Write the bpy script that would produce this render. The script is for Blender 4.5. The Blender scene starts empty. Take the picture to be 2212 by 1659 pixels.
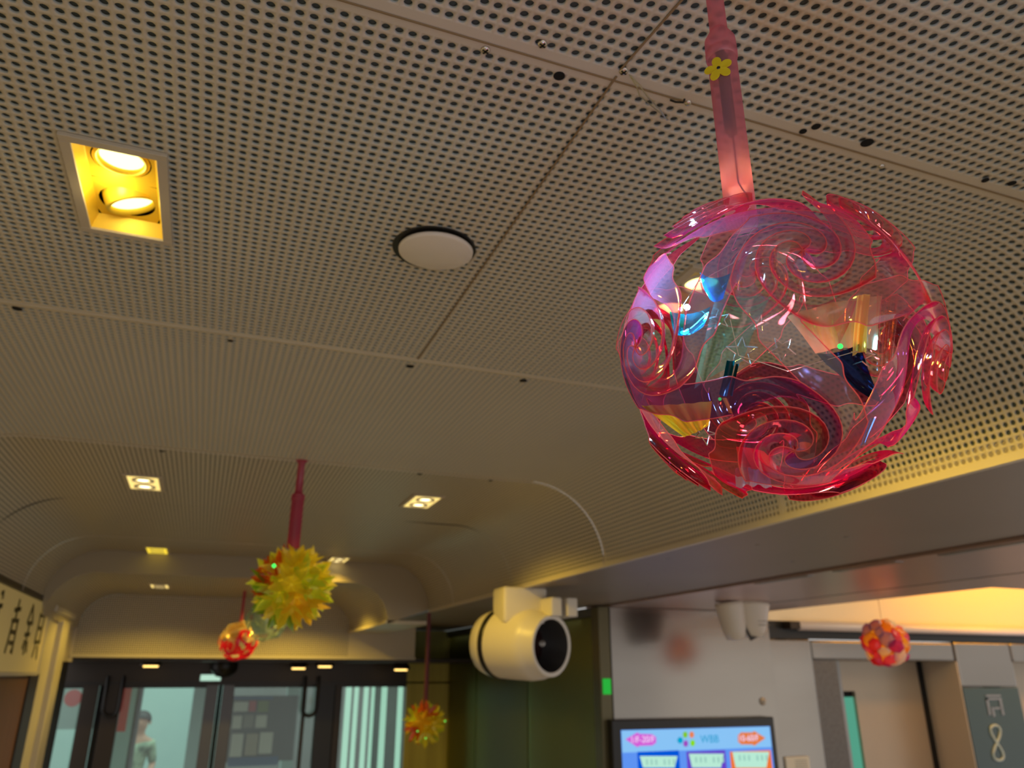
import bpy, math, random
import numpy as np
from mathutils import Vector, Matrix

# ------------------------------------------------------------------ camera, world, exposure
SC = bpy.context.scene
COL = SC.collection
S = 0.56            # one design unit (camera to ceiling) in metres
CZ = 1.95           # camera height in metres
ROT = Matrix(((0.933, -0.128, -0.335), (-0.359, -0.329, -0.873), (0.002, 0.935, -0.354)))


def _orth(m):
    r1 = Vector(m[1]).normalized()
    r0 = Vector(m[0]); r0 = (r0 - r0.dot(r1) * r1).normalized()
    return Matrix((r0, r1, r0.cross(r1)))


F_PX, CXP, CYP = 1650.0, 1106.0, 829.5


def _cam_rot():
    dy = Vector((428 - CXP, -(1452 - CYP), -F_PX)).normalized()
    dx = Vector((5700 - CXP, -(1462 - CYP), -F_PX)); dx = (dx - dx.dot(dy) * dy).normalized()
    return Matrix((dx, dy, dx.cross(dy)))


ROT = _cam_rot()
cam_data = bpy.data.cameras.new('camera')
cam = bpy.data.objects.new('camera', cam_data)
COL.objects.link(cam)
cam.matrix_world = Matrix.Translation((0, 0, CZ)) @ ROT.to_4x4()
cam_data.sensor_width = 36
cam_data.lens = F_PX / 2212 * 36
cam_data.clip_start = 0.02
cam_data.dof.use_dof = True
cam_data.dof.focus_distance = 0.95 * S
cam_data.dof.aperture_fstop = 9.5
SC.camera = cam

world = bpy.data.worlds.new('world')
SC.world = world
world.use_nodes = True
bg = world.node_tree.nodes['Background']
bg.inputs[0].default_value = (0.93, 0.90, 0.87, 1)
bg.inputs[1].default_value = 0.56

vs = SC.view_settings
vs.view_transform = 'Standard'; vs.look = 'None'; vs.gamma = 1; vs.use_curve_mapping = False
vs.exposure = 0.5
SC.cycles.max_bounces = 14
SC.cycles.transparent_max_bounces = 28
SC.cycles.glossy_bounces = 6
SC.cycles.sample_clamp_indirect = 4

LAMP_W = 6.0        # watts of each twin downlight
LOBBY_W = 10.0
STREET_W = 110.0


def area(name, loc, size, energy, color, target):
    l = bpy.data.lights.new(name, 'AREA'); l.shape = 'RECTANGLE'
    l.size, l.size_y = size; l.energy = energy; l.color = color
    o = bpy.data.objects.new(name, l); COL.objects.link(o)
    o.location = loc
    o.rotation_euler = (Vector(target) - Vector(loc)).to_track_quat('-Z', 'Y').to_euler()
    return o


def P(x, y, z):
    return Vector((x * S, y * S, CZ + z * S))


# ------------------------------------------------------------------ materials
def mat(name, color, rough=0.5, metal=0.0, spec=0.5, emit=None, estr=0.0, trans=0.0, coat=0.0):
    m = bpy.data.materials.new(name); m.use_nodes = True
    b = m.node_tree.nodes['Principled BSDF']
    b.inputs['Base Color'].default_value = (*color, 1)
    b.inputs['Roughness'].default_value = rough
    b.inputs['Metallic'].default_value = metal
    b.inputs['Specular IOR Level'].default_value = spec
    b.inputs['Coat Weight'].default_value = coat
    if trans: b.inputs['Transmission Weight'].default_value = trans
    if emit:
        b.inputs['Emission Color'].default_value = (*emit, 1)
        b.inputs['Emission Strength'].default_value = estr
    return m


def grime(m, scale=6.0, amount=0.12, stretch=(1, 1, 1), bump=0.0, dark=(0.5, 0.42, 0.32)):
    """Soft mottling of the base colour plus optional bump."""
    nt = m.node_tree; b = nt.nodes['Principled BSDF']
    tc = nt.nodes.new('ShaderNodeTexCoord'); mp = nt.nodes.new('ShaderNodeMapping')
    mp.inputs['Scale'].default_value = stretch
    n = nt.nodes.new('ShaderNodeTexNoise'); n.inputs['Scale'].default_value = scale; n.inputs['Detail'].default_value = 4
    nt.links.new(tc.outputs['Object'], mp.inputs[0]); nt.links.new(mp.outputs[0], n.inputs['Vector'])
    mr = nt.nodes.new('ShaderNodeMapRange'); mr.inputs[1].default_value = 0.4; mr.inputs[2].default_value = 0.75
    mr.inputs[4].default_value = amount
    nt.links.new(n.outputs[0], mr.inputs[0])
    mx = nt.nodes.new('ShaderNodeMix'); mx.data_type = 'RGBA'
    c = b.inputs['Base Color'].default_value
    mx.inputs['A'].default_value = c
    mx.inputs['B'].default_value = (c[0] * dark[0], c[1] * dark[1], c[2] * dark[2], 1)
    nt.links.new(mr.outputs[0], mx.inputs['Factor'])
    nt.links.new(mx.outputs['Result'], b.inputs['Base Color'])
    if bump:
        bp = nt.nodes.new('ShaderNodeBump'); bp.inputs['Strength'].default_value = bump; bp.inputs['Distance'].default_value = 0.004
        nt.links.new(n.outputs[0], bp.inputs['Height']); nt.links.new(bp.outputs[0], b.inputs['Normal'])
    return m


def dotted(name, color, hole, pitch_rgh=0.42):
    """Painted sheet whose far perforations come from the UV map (one hole per UV unit)."""
    m = mat(name, color, pitch_rgh); nt = m.node_tree; b = nt.nodes['Principled BSDF']
    uv = nt.nodes.new('ShaderNodeUVMap'); fr = nt.nodes.new('ShaderNodeVectorMath'); fr.operation = 'FRACTION'
    sb = nt.nodes.new('ShaderNodeVectorMath'); sb.operation = 'SUBTRACT'; sb.inputs[1].default_value = (.5, .5, 0)
    ln = nt.nodes.new('ShaderNodeVectorMath'); ln.operation = 'LENGTH'
    mr = nt.nodes.new('ShaderNodeMapRange'); mr.inputs[1].default_value = .30; mr.inputs[2].default_value = .35
    mr.inputs[3].default_value = 1; mr.inputs[4].default_value = 0
    mx = nt.nodes.new('ShaderNodeMix'); mx.data_type = 'RGBA'
    mx.inputs['A'].default_value = (*color, 1); mx.inputs['B'].default_value = (*hole, 1)
    nt.links.new(uv.outputs[0], fr.inputs[0]); nt.links.new(fr.outputs[0], sb.inputs[0])
    nt.links.new(sb.outputs[0], ln.inputs[0]); nt.links.new(ln.outputs['Value'], mr.inputs[0])
    nt.links.new(mr.outputs[0], mx.inputs['Factor']); nt.links.new(mx.outputs['Result'], b.inputs['Base Color'])
    return m


def film(name, clear, graze, refl, alpha=0.30, rough=0.06, noise=2.5, milk=0.04):
    """Thin dichroic plastic film: clear tint seen square on, saturated tint at a slant, coloured mirror sheen."""
    m = bpy.data.materials.new(name); m.use_nodes = True
    nt = m.node_tree; nt.nodes.clear(); N = nt.nodes.new; L = nt.links.new
    out = N('ShaderNodeOutputMaterial'); lw = N('ShaderNodeLayerWeight'); lw.inputs['Blend'].default_value = 0.5
    rp = N('ShaderNodeValToRGB'); e = rp.color_ramp.elements
    e[0].position = 0.18; e[0].color = (*clear, 1); e[1].position = 0.76; e[1].color = (*graze, 1)
    mid = e.new(0.45); mid.color = tuple((a * .5 + g * .5) for a, g in zip(clear, graze)) + (1,)
    L(lw.outputs['Facing'], rp.inputs[0])
    tr = N('ShaderNodeBsdfTransparent'); L(rp.outputs[0], tr.inputs[0])
    tc = N('ShaderNodeTexCoord'); nz = N('ShaderNodeTexNoise'); nz.inputs['Scale'].default_value = noise
    nz.inputs['Detail'].default_value = 1.0
    L(tc.outputs['Generated'], nz.inputs['Vector'])
    ad = N('ShaderNodeMath'); ad.operation = 'MULTIPLY_ADD'; ad.inputs[1].default_value = 1.5; ad.inputs[2].default_value = -0.75
    L(nz.outputs[0], ad.inputs[0])
    a2 = N('ShaderNodeMath'); a2.operation = 'ADD'; L(ad.outputs[0], a2.inputs[0]); L(lw.outputs['Facing'], a2.inputs[1])
    r2 = N('ShaderNodeValToRGB'); el = r2.color_ramp.elements
    n = len(refl)
    el[0].position = 0.0; el[0].color = (*refl[0], 1); el[1].position = 1.0; el[1].color = (*refl[-1], 1)
    for i in range(1, n - 1):
        q = el.new(i / (n - 1)); q.color = (*refl[i], 1)
    L(a2.outputs[0], r2.inputs[0])
    gl = N('ShaderNodeBsdfGlossy'); gl.inputs['Roughness'].default_value = rough; L(r2.outputs[0], gl.inputs[0])
    fm = N('ShaderNodeMapRange'); fm.inputs[1].default_value = 0.1; fm.inputs[2].default_value = 0.95
    fm.inputs[3].default_value = alpha * 0.32; fm.inputs[4].default_value = min(1, alpha * 1.6)
    L(lw.outputs['Facing'], fm.inputs[0])
    mix = N('ShaderNodeMixShader'); L(fm.outputs[0], mix.inputs[0]); L(tr.outputs[0], mix.inputs[1]); L(gl.outputs[0], mix.inputs[2])
    # a little milkiness so that lamps inside and outside light the film itself
    tl = N('ShaderNodeBsdfTranslucent'); L(rp.outputs[0], tl.inputs[0])
    df = N('ShaderNodeBsdfDiffuse'); L(rp.outputs[0], df.inputs[0])
    td = N('ShaderNodeMixShader'); td.inputs[0].default_value = 0.35; L(tl.outputs[0], td.inputs[1]); L(df.outputs[0], td.inputs[2])
    mk = N('ShaderNodeMapRange'); mk.inputs[1].default_value = 0.35; mk.inputs[2].default_value = 0.9
    mk.inputs[3].default_value = milk; mk.inputs[4].default_value = min(.9, milk + .30)
    L(lw.outputs['Facing'], mk.inputs[0])
    m2 = N('ShaderNodeMixShader'); L(mk.outputs[0], m2.inputs[0]); L(mix.outputs[0], m2.inputs[1]); L(td.outputs[0], m2.inputs[2])
    L(m2.outputs[0], out.inputs[0])
    return m


def frosted(name, color, clear=0.35, rough=0.25):
    m = bpy.data.materials.new(name); m.use_nodes = True
    nt = m.node_tree; nt.nodes.clear(); N = nt.nodes.new; L = nt.links.new
    out = N('ShaderNodeOutputMaterial'); tr = N('ShaderNodeBsdfTransparent'); tr.inputs[0].default_value = (*color, 1)
    df = N('ShaderNodeBsdfDiffuse'); df.inputs[0].default_value = (*color, 1)
    tl = N('ShaderNodeBsdfTranslucent'); tl.inputs[0].default_value = (*color, 1)
    gl = N('ShaderNodeBsdfGlossy'); gl.inputs['Roughness'].default_value = rough
    a = N('ShaderNodeMixShader'); a.inputs[0].default_value = 0.5; L(df.outputs[0], a.inputs[1]); L(tl.outputs[0], a.inputs[2])
    b = N('ShaderNodeMixShader'); b.inputs[0].default_value = clear; L(a.outputs[0], b.inputs[1]); L(tr.outputs[0], b.inputs[2])
    c = N('ShaderNodeMixShader'); c.inputs[0].default_value = 0.06; L(b.outputs[0], c.inputs[1]); L(gl.outputs[0], c.inputs[2])
    L(c.outputs[0], out.inputs[0])
    return m


def emis(name, color, strength):
    m = bpy.data.materials.new(name); m.use_nodes = True
    nt = m.node_tree; nt.nodes.clear()
    out = nt.nodes.new('ShaderNodeOutputMaterial'); e = nt.nodes.new('ShaderNodeEmission')
    e.inputs[0].default_value = (*color, 1); e.inputs[1].default_value = strength
    nt.links.new(e.outputs[0], out.inputs[0])
    return m


def clear_glass(name, tint, refl=0.10, rough=0.03, ior=1.5):
    m = bpy.data.materials.new(name); m.use_nodes = True
    nt = m.node_tree; nt.nodes.clear(); N = nt.nodes.new; L = nt.links.new
    out = N('ShaderNodeOutputMaterial'); tr = N('ShaderNodeBsdfTransparent'); tr.inputs[0].default_value = (*tint, 1)
    gl = N('ShaderNodeBsdfGlossy'); gl.inputs['Roughness'].default_value = rough
    fr = N('ShaderNodeFresnel'); fr.inputs[0].default_value = ior
    mm = N('ShaderNodeMath'); mm.operation = 'MULTIPLY_ADD'; mm.inputs[1].default_value = 1.0; mm.inputs[2].default_value = refl - 0.04
    L(fr.outputs[0], mm.inputs[0])
    mx = N('ShaderNodeMixShader'); L(mm.outputs[0], mx.inputs[0]); L(tr.outputs[0], mx.inputs[1]); L(gl.outputs[0], mx.inputs[2])
    L(mx.outputs[0], out.inputs[0])
    return m


M = {}
PAINT = (0.66, 0.595, 0.475)
M['paint'] = grime(mat('ceiling_paint', PAINT, 0.42), 3.0, 0.10)
M['paint_dots'] = dotted('ceiling_paint_dots', PAINT, (0.10, 0.10, 0.07))
M['felt'] = mat('acoustic_felt', (0.075, 0.09, 0.08), 0.9)
M['hole_wall'] = mat('punched_edge', (0.46, 0.50, 0.46), 0.5)
M['brown_joint'] = mat('joint_sealant', (0.28, 0.19, 0.09), 0.7)
M['soffit'] = grime(mat('grey_soffit_paint', (0.30, 0.26, 0.23), 0.45), 2.0, 0.15)
M['step'] = mat('step_face_tone', (0.42, 0.36, 0.26), 0.5)  # ceiling colour, darkened for the step face
M['frame'] = mat('lamp_frame_enamel', (0.60, 0.52, 0.40), 0.4)
M['pink_steel'] = grime(mat('satin_steel_soffit', (0.62, 0.47, 0.45), 0.32, 0.85), 1.5, 0.10)
M['steel'] = grime(mat('brushed_steel', (0.29, 0.265, 0.235), 0.20, 0.95), 1.6, 0.15, (.6, .6, 3), bump=.25)
M['steel_dark'] = grime(mat('dark_brushed_steel', (0.30, 0.29, 0.28), 0.35, 0.8), 3.0, 0.2)
M['reveal_metal'] = mat('light_beige_metal', (0.62, 0.54, 0.44), 0.35, 0.2)
M['granite'] = grime(mat('dark_granite', (0.13, 0.125, 0.125), 0.3), 60, 0.6)
M['beige_metal'] = grime(mat('beige_coated_metal', (0.46, 0.38, 0.29), 0.35, 0.35), 2.0, 0.1)
M['black'] = mat('black_plastic', (0.012, 0.011, 0.010), 0.35)
M['black_gap'] = mat('black_gap', (0.004, 0.004, 0.004), 0.9)
M['bronze'] = mat('dark_bronze_aluminium', (0.045, 0.035, 0.028), 0.35, 0.5)
M['grey_alu'] = mat('grey_aluminium', (0.13, 0.13, 0.135), 0.35, 0.6)
M['rail'] = mat('grey_rail_enamel', (0.78, 0.70, 0.72), 0.3, 0.1)
M['post_olive'] = mat('olive_bronze_post', (0.13, 0.11, 0.05), 0.3, 0.4)
M['chrome'] = mat('chrome_screw', (0.75, 0.70, 0.62), 0.2, 1.0)
M['white'] = mat('white_enamel', (0.80, 0.75, 0.66), 0.35)
M['disc'] = grime(mat('white_disc_enamel', (0.86, 0.80, 0.72), 0.45), 14, 0.08)
M['gold'] = mat('gold_reflector', (0.95, 0.66, 0.045), 0.35, 0.25)
M['lens'] = emis('lamp_lens', (1.0, 0.84, 0.26), 2.6)
M['lens_far'] = emis('lamp_lens_far', (1.0, 0.80, 0.36), 5.0)
M['pale_gold'] = mat('pale_gold_reflector', (0.95, 0.78, 0.30), 0.5)
M['plate_glow_pale'] = emis('pale_plate_glow', (1.0, 0.72, 0.22), 0.9)
M['plate_glow'] = emis('yellow_plate_glow', (1.0, 0.72, 0.05), 0.75)
M['lens_dim'] = emis('lamp_lens_dim', (1.0, 0.80, 0.06), 0.9)
M['lens_warm'] = emis('lamp_lens_warm', (1.0, 0.62, 0.17), 2.0)
M['post_white'] = grime(mat('cream_post', (0.66, 0.62, 0.54), 0.4), 3, 0.1)
M['sign_white'] = mat('cream_sign_board', (0.72, 0.62, 0.36), 0.4, emit=(0.9, 0.62, 0.16), estr=0.07)  # faint warm emission stands in for lamplight on the board
M['ink'] = mat('green_black_ink', (0.10, 0.09, 0.03), 0.5)
M['wood'] = grime(mat('brown_wood', (0.20, 0.085, 0.012), 0.4), 4, 0.5, (6, 6, 0.5))
M['olive'] = grime(mat('olive_panel', (0.48, 0.44, 0.10), 0.5), 2, 0.8, (5, 5, 0.25))
M['olive_glass'] = clear_glass('olive_tinted_glass', (0.70, 0.72, 0.40), 0.05, 0.30, 1.18)
M['door_glass'] = clear_glass('door_glass', (0.86, 0.95, 0.92), 0.06)
M['lobby'] = mat('cream_lobby_plaster', (0.85, 0.74, 0.56), 0.6)
M['floor'] = grime(mat('stone_floor', (0.46, 0.43, 0.42), 0.3), 2, 0.2)
M['green_lit'] = emis('green_indicator', (0.03, 0.55, 0.06), 0.55)
M['teal_lit'] = emis('teal_tube', (0.56, 0.86, 0.68), 0.62)
M['green_car'] = emis('lift_car_light', (0.16, 0.62, 0.42), 0.38)
M['red_lens'] = mat('dark_red_lens', (0.03, 0.002, 0.003), 0.1, coat=0.6)
M['white_lens'] = mat('grey_lens', (0.30, 0.30, 0.28), 0.1, coat=1.0)
M['teal_glass'] = mat('dark_teal_glass', (0.03, 0.065, 0.07), 0.12, coat=0.3)
M['etch'] = mat('etched_white', (0.46, 0.58, 0.58), 0.6)
M['paper'] = mat('white_paper', (0.75, 0.72, 0.62), 0.7)
M['print_grey'] = mat('grey_print', (0.35, 0.33, 0.28), 0.7)
M['skin'] = mat('skin', (0.55, 0.32, 0.22), 0.55)
M['hair'] = mat('black_hair', (0.02, 0.018, 0.016), 0.5)
M['khaki'] = mat('khaki_cloth', (0.42, 0.40, 0.20), 0.8)
M['shirt'] = grime(mat('green_patterned_cloth', (0.36, 0.48, 0.33), 0.8), 9, 1.0, dark=(0.06, 0.09, 0.07))
M['street_wall'] = grime(mat('pale_street_wall', (0.42, 0.60, 0.54), 0.6), 0.8, 0.35, dark=(0.6, 0.7, 0.8))
M['street_dark'] = grime(mat('street_stone', (0.16, 0.17, 0.16), 0.6), 1.2, 0.4)
M['poster_blue'] = mat('poster_blue', (0.09, 0.16, 0.30), 0.5)
M['poster_red'] = mat('poster_red', (0.60, 0.10, 0.09), 0.5)
M['poster_green'] = mat('poster_green', (0.25, 0.30, 0.10), 0.5)
M['yellow_sticker'] = mat('yellow_foam', (0.86, 0.66, 0.01), 0.6)
M['purple_box'] = mat('purple_battery_case', (0.03, 0.008, 0.02), 0.5)
M['crimson_box'] = mat('crimson_battery_case', (0.28, 0.01, 0.04), 0.5)
M['wire'] = mat('pink_brown_wire', (0.16, 0.03, 0.04), 0.5)
M['silver_wire'] = mat('silver_wire', (0.75, 0.75, 0.62), 0.25, 0.9)
M['pink_tube'] = frosted('pink_frosted_plastic', (0.97, 0.46, 0.56), 0.55)
M['pink_tube_far'] = frosted('pink_frosted_plastic_far', (0.72, 0.12, 0.24), 0.35)
M['rim'] = frosted('pink_film_edge', (1.0, 0.36, 0.36), 0.5)
M['led_blue'] = emis('blue_led', (0.25, 0.75, 1.0), 40.0)
M['led_green'] = emis('green_led', (0.05, 1.0, 0.12), 1.3)
RAINBOW = [(0.2, 0.9, 1.0), (0.35, 1.0, 0.55), (1.0, 0.95, 0.25), (1.0, 0.55, 0.25), (1.0, 0.25, 0.55), (0.7, 0.3, 1.0)]
M['film'] = film('pink_dichroic_film', (0.86, 0.70, 0.68), (1.0, 0.06, 0.22), [(1, .9, .8), (0.85, 0.7, 0.9), (1, .75, .5), (1, .35, .3), (1, .25, .45)], 0.26)
M['film_blue'] = film('blue_glow_film', (0.03, 0.45, 0.95), (0.0, 0.25, 0.9), [(0.1, 0.6, 1), (0.1, 0.9, 0.9), (0.1, 0.5, 1)], 0.4)  # blue to pale blue: flap colours standing for reflections and LED glow
M['film_cyan'] = film('cyan_glow_film', (0.05, 0.75, 0.85), (0.0, 0.5, 0.9), [(0.1, 0.9, 1), (0.3, 1, 0.8), (0.1, 0.7, 1)], 0.5)
M['film_teal'] = film('teal_glow_film', (0.45, 0.78, 0.66), (0.3, 0.7, 0.6), [(0.5, 0.9, 0.8), (0.6, .9, 0.7)], 0.3)
M['film_yellow'] = film('yellow_reflection_film', (0.80, 0.94, 0.08), (0.9, 0.85, 0.05), [(1, 1, 0.3), (0.9, 1, 0.25), (1, 0.9, 0.3)], 0.6, milk=.6)
M['film_cream'] = film('cream_dichroic_film', (0.88, 0.78, 0.45), (0.95, 0.6, 0.15), [(1, .95, .6), (1, .85, .4), (1, .7, .3)], 0.75, milk=.35)  # flap colour standing for a reflection; also the pale cap's film
M['film_navy'] = film('navy_reflection_film', (0.02, 0.04, 0.16), (0.01, 0.10, 0.20), [(0.05, 0.1, 0.35), (0.02, 0.3, 0.35)], 0.25)
M['film_white'] = film('pale_blue_reflection_film', (0.55, 0.75, 0.85), (0.5, 0.6, 0.9), [(0.6, 0.85, 1), (0.9, 0.7, 0.8), (0.5, 0.8, 1)], 0.6, milk=.4)
M['film_pale'] = frosted('pale_film', (0.80, 0.72, 0.60), .4, .1)
M['film_haze'] = frosted('hazy_blue_film', (0.55, 0.68, 0.70), .35, .1)
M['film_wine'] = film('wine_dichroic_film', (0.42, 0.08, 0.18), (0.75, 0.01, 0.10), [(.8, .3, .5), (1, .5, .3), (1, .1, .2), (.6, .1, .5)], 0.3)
M['film_plum'] = film('plum_dichroic_film', (0.62, 0.42, 0.55), (0.85, 0.03, 0.14), [(.7, .5, .8), (.5, .3, .6), (1, .45, .3), (1, .15, .3)], 0.26)
_R = [(1, .9, .8), (0.85, 0.7, 0.9), (1, .75, .4), (1, .35, .3), (1, .25, .45)]
M['film_violet'] = film('violet_dichroic_film', (0.36, 0.22, 0.46), (0.75, 0.02, 0.2), [(.5, .3, .8), (.3, .2, .6), (1, .3, .3)], 0.22, milk=.03)
M['film_lilac'] = film('lilac_dichroic_film', (0.74, 0.60, 0.80), (0.98, 0.12, 0.26), _R, 0.28)
M['film_rose'] = film('rose_dichroic_film', (0.84, 0.60, 0.54), (0.95, 0.10, 0.18), _R, 0.28)
M['film_magenta'] = film('magenta_dichroic_film', (0.88, 0.36, 0.56), (0.95, 0.04, 0.30), _R, 0.30)
M['film_rust'] = film('rust_dichroic_film', (0.62, 0.26, 0.20), (0.85, 0.01, 0.08), [(.9, .5, .4), (1, .4, .2), (1, .2, .2)], 0.24, milk=.04)
M['film_clear'] = film('clear_dichroic_film', (0.90, 0.84, 0.76), (0.95, 0.30, 0.25), _R, 0.24, milk=.03)
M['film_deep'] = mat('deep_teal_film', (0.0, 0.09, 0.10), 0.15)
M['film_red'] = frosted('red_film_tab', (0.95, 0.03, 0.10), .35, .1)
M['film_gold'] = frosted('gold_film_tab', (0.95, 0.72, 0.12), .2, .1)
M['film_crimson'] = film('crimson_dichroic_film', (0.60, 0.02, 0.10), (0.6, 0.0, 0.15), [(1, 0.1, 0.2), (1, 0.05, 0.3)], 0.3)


# ------------------------------------------------------------------ helpers
def tag(o, label=None, cat=None, group=None, kind=None):
    if label: o['label'] = label
    if cat: o['category'] = cat
    if group: o['group'] = group
    if kind: o['kind'] = kind
    return o


def empty(name, loc, label=None, cat=None, group=None, kind=None):
    o = bpy.data.objects.new(name, None); o.empty_display_size = 0.05
    COL.objects.link(o); o.location = loc
    return tag(o, label, cat, group, kind)


class MB:
    """Collects vertices and faces in world metres (or local when parent is given a local frame)."""

    def __init__(s): s.v = []; s.f = []; s.uv = None

    def add(s, vs_, fs):
        b = len(s.v); s.v += [tuple(v) for v in vs_]; s.f += [tuple(i + b for i in f) for f in fs]
        return s

    def box(s, a, b, mtx=None):
        x0, y0, z0 = (min(a[i], b[i]) for i in range(3)); x1, y1, z1 = (max(a[i], b[i]) for i in range(3))
        v = [Vector(p) for p in ((x0, y0, z0), (x1, y0, z0), (x1, y1, z0), (x0, y1, z0), (x0, y0, z1), (x1, y0, z1), (x1, y1, z1), (x0, y1, z1))]
        if mtx: v = [mtx @ p for p in v]
        return s.add(v, [(0, 3, 2, 1), (4, 5, 6, 7), (0, 1, 5, 4), (1, 2, 6, 5), (2, 3, 7, 6), (3, 0, 4, 7)])

    def lathe(s, prof, n=24, mtx=None, close=False):
        mtx = mtx or Matrix()
        vs_ = [mtx @ Vector((r * math.cos(2 * math.pi * k / n), r * math.sin(2 * math.pi * k / n), z)) for r, z in prof for k in range(n)]
        fs = [(i * n + k, i * n + (k + 1) % n, (i + 1) * n + (k + 1) % n, (i + 1) * n + k) for i in range(len(prof) - 1) for k in range(n)]
        if close:
            fs.append(tuple(range(n))[::-1]); fs.append(tuple((len(prof) - 1) * n + k for k in range(n)))
        return s.add(vs_, fs)

    def tube(s, pts, r, n=6, closed=False):
        pts = [Vector(p) for p in pts]; m = len(pts)
        rs = r if isinstance(r, (list, tuple)) else [r] * m
        vs_ = []; up = Vector((0.13, 0.31, 0.94))
        for i, p in enumerate(pts):
            if closed: t = pts[(i + 1) % m] - pts[i - 1]
            else: t = pts[min(i + 1, m - 1)] - pts[max(i - 1, 0)]
            if t.length < 1e-9: t = Vector((0, 0, 1))
            t.normalize(); a = t.cross(up)
            if a.length < 0.05: a = t.cross(Vector((1, 0, 0)))
            a.normalize(); b = t.cross(a); up = -b if False else up
            vs_ += [p + rs[i] * (a * math.cos(2 * math.pi * k / n) + b * math.sin(2 * math.pi * k / n)) for k in range(n)]
        seg = m if closed else m - 1
        fs = [(i * n + k, i * n + (k + 1) % n, ((i + 1) % m) * n + (k + 1) % n, ((i + 1) % m) * n + k) for i in range(seg) for k in range(n)]
        if not closed:
            fs.append(tuple(range(n))[::-1]); fs.append(tuple((m - 1) * n + k for k in range(n)))
        return s.add(vs_, fs)

    def prism(s, poly, d):
        """poly: list of 3D points, extruded by vector d."""
        n = len(poly); d = Vector(d); a = [Vector(p) for p in poly]; b = [p + d for p in a]
        return s.add(a + b, [tuple(range(n))[::-1], tuple(range(n, 2 * n))] + [(i, (i + 1) % n, n + (i + 1) % n, n + i) for i in range(n)])

    def mesh(s, name, m, smooth=False, off=Vector()):
        me = bpy.data.meshes.new(name)
        me.from_pydata([(v[0] - off[0], v[1] - off[1], v[2] - off[2]) for v in s.v], [], s.f)
        if isinstance(m, (list, tuple)):
            for q in m: me.materials.append(q)
        else: me.materials.append(m)
        if smooth:
            me.polygons.foreach_set('use_smooth', [True] * len(me.polygons))
        me.update()
        return me

    def build(s, name, m, parent=None, smooth=False, world=True):
        """world=True: vertices are world metres; they are moved into the parent's frame (parents are never rotated here)."""
        off = Vector()
        q = parent
        while q is not None and world:
            off = off + q.location; q = q.parent
        o = bpy.data.objects.new(name, s.mesh(name, m, smooth, off))
        COL.objects.link(o)
        if parent: o.parent = parent
        return o


def bevel(o, w, seg=2):
    b = o.modifiers.new('bevel', 'BEVEL'); b.width = w; b.segments = seg; b.limit_method = 'ANGLE'
    return o


def ubox(x0, x1, y0, y1, z0, z1, name, m, parent=None, bev=0.0, **kw):
    o = MB().box(P(x0, y0, z0), P(x1, y1, z1)).build(name, m, parent)
    if bev: bevel(o, bev)
    return tag(o, **kw)


def copy_tree(o, parent=None):
    c = o.copy(); COL.objects.link(c); c.parent = parent
    for ch in [q for q in o.children]: copy_tree(ch, c)
    return c


# ------------------------------------------------------------------ setting: ceiling
PITCH = 0.0227; HR = 0.0074; TH = 0.0046
XL, XR, RC, ZC = -0.86, 1.60, 0.44, 0.56
UL, UR = XL - RC * math.pi / 2, XR + RC * math.pi / 2
ceiling = empty('ceiling', P(0.37, 2, 1), kind='structure')


def vault(u, d):
    """arc-length u across the coffer, d outwards -> x, z (design units, numpy)"""
    u = np.asarray(u, float); d = np.asarray(d, float) + np.zeros_like(u)
    tl = np.clip((XL - u) / RC, 0, math.pi / 2); tr = np.clip((u - XR) / RC, 0, math.pi / 2)
    x = np.clip(u, XL, XR) - (RC + d) * np.sin(tl) + (RC + d) * np.sin(tr)
    z = ZC + (RC + d) * np.cos(tl) * np.cos(tr)
    return x, z


def np_mesh(name, co, quads, tris, mats, parent, mi=None, uv=None, smooth=None):
    me = bpy.data.meshes.new(name)
    w = np.empty_like(co); w[:, 0] = co[:, 0] * S; w[:, 1] = co[:, 1] * S; w[:, 2] = CZ + co[:, 2] * S
    off = np.zeros(3); q_ = parent
    while q_ is not None:
        off += np.array(q_.location); q_ = q_.parent
    w -= off
    nq, ntr = len(quads), len(tris)
    me.vertices.add(len(w)); me.vertices.foreach_set('co', w.ravel())
    loops = np.concatenate([np.asarray(quads, np.int32).ravel(), np.asarray(tris, np.int32).ravel()]).astype(np.int32)
    me.loops.add(len(loops)); me.loops.foreach_set('vertex_index', loops)
    me.polygons.add(nq + ntr)
    st = np.concatenate([np.arange(nq) * 4, nq * 4 + np.arange(ntr) * 3]).astype(np.int32)
    me.polygons.foreach_set('loop_start', st)
    for q in mats: me.materials.append(q)
    if mi is not None: me.polygons.foreach_set('material_index', np.asarray(mi, np.int32))
    if smooth is not None: me.polygons.foreach_set('use_smooth', np.asarray(smooth, bool))
    if uv is not None:
        l = me.uv_layers.new(name='UVMap'); l.data.foreach_set('uv', uv[loops].ravel())
    me.update(calc_edges=True); me.validate()
    o = bpy.data.objects.new(name, me); COL.objects.link(o); o.parent = parent
    return o


def solid_grid(us, vs_, fn):
    U, V = np.meshgrid(us, vs_, indexing='ij')
    co = fn(U.ravel(), V.ravel()); n = len(vs_)
    i, j = np.meshgrid(np.arange(len(us) - 1), np.arange(n - 1), indexing='ij')
    a = (i * n + j).ravel()
    return co, np.stack([a, a + 1, a + n + 1, a + n], 1), np.stack([U.ravel(), V.ravel()], 1)


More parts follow.
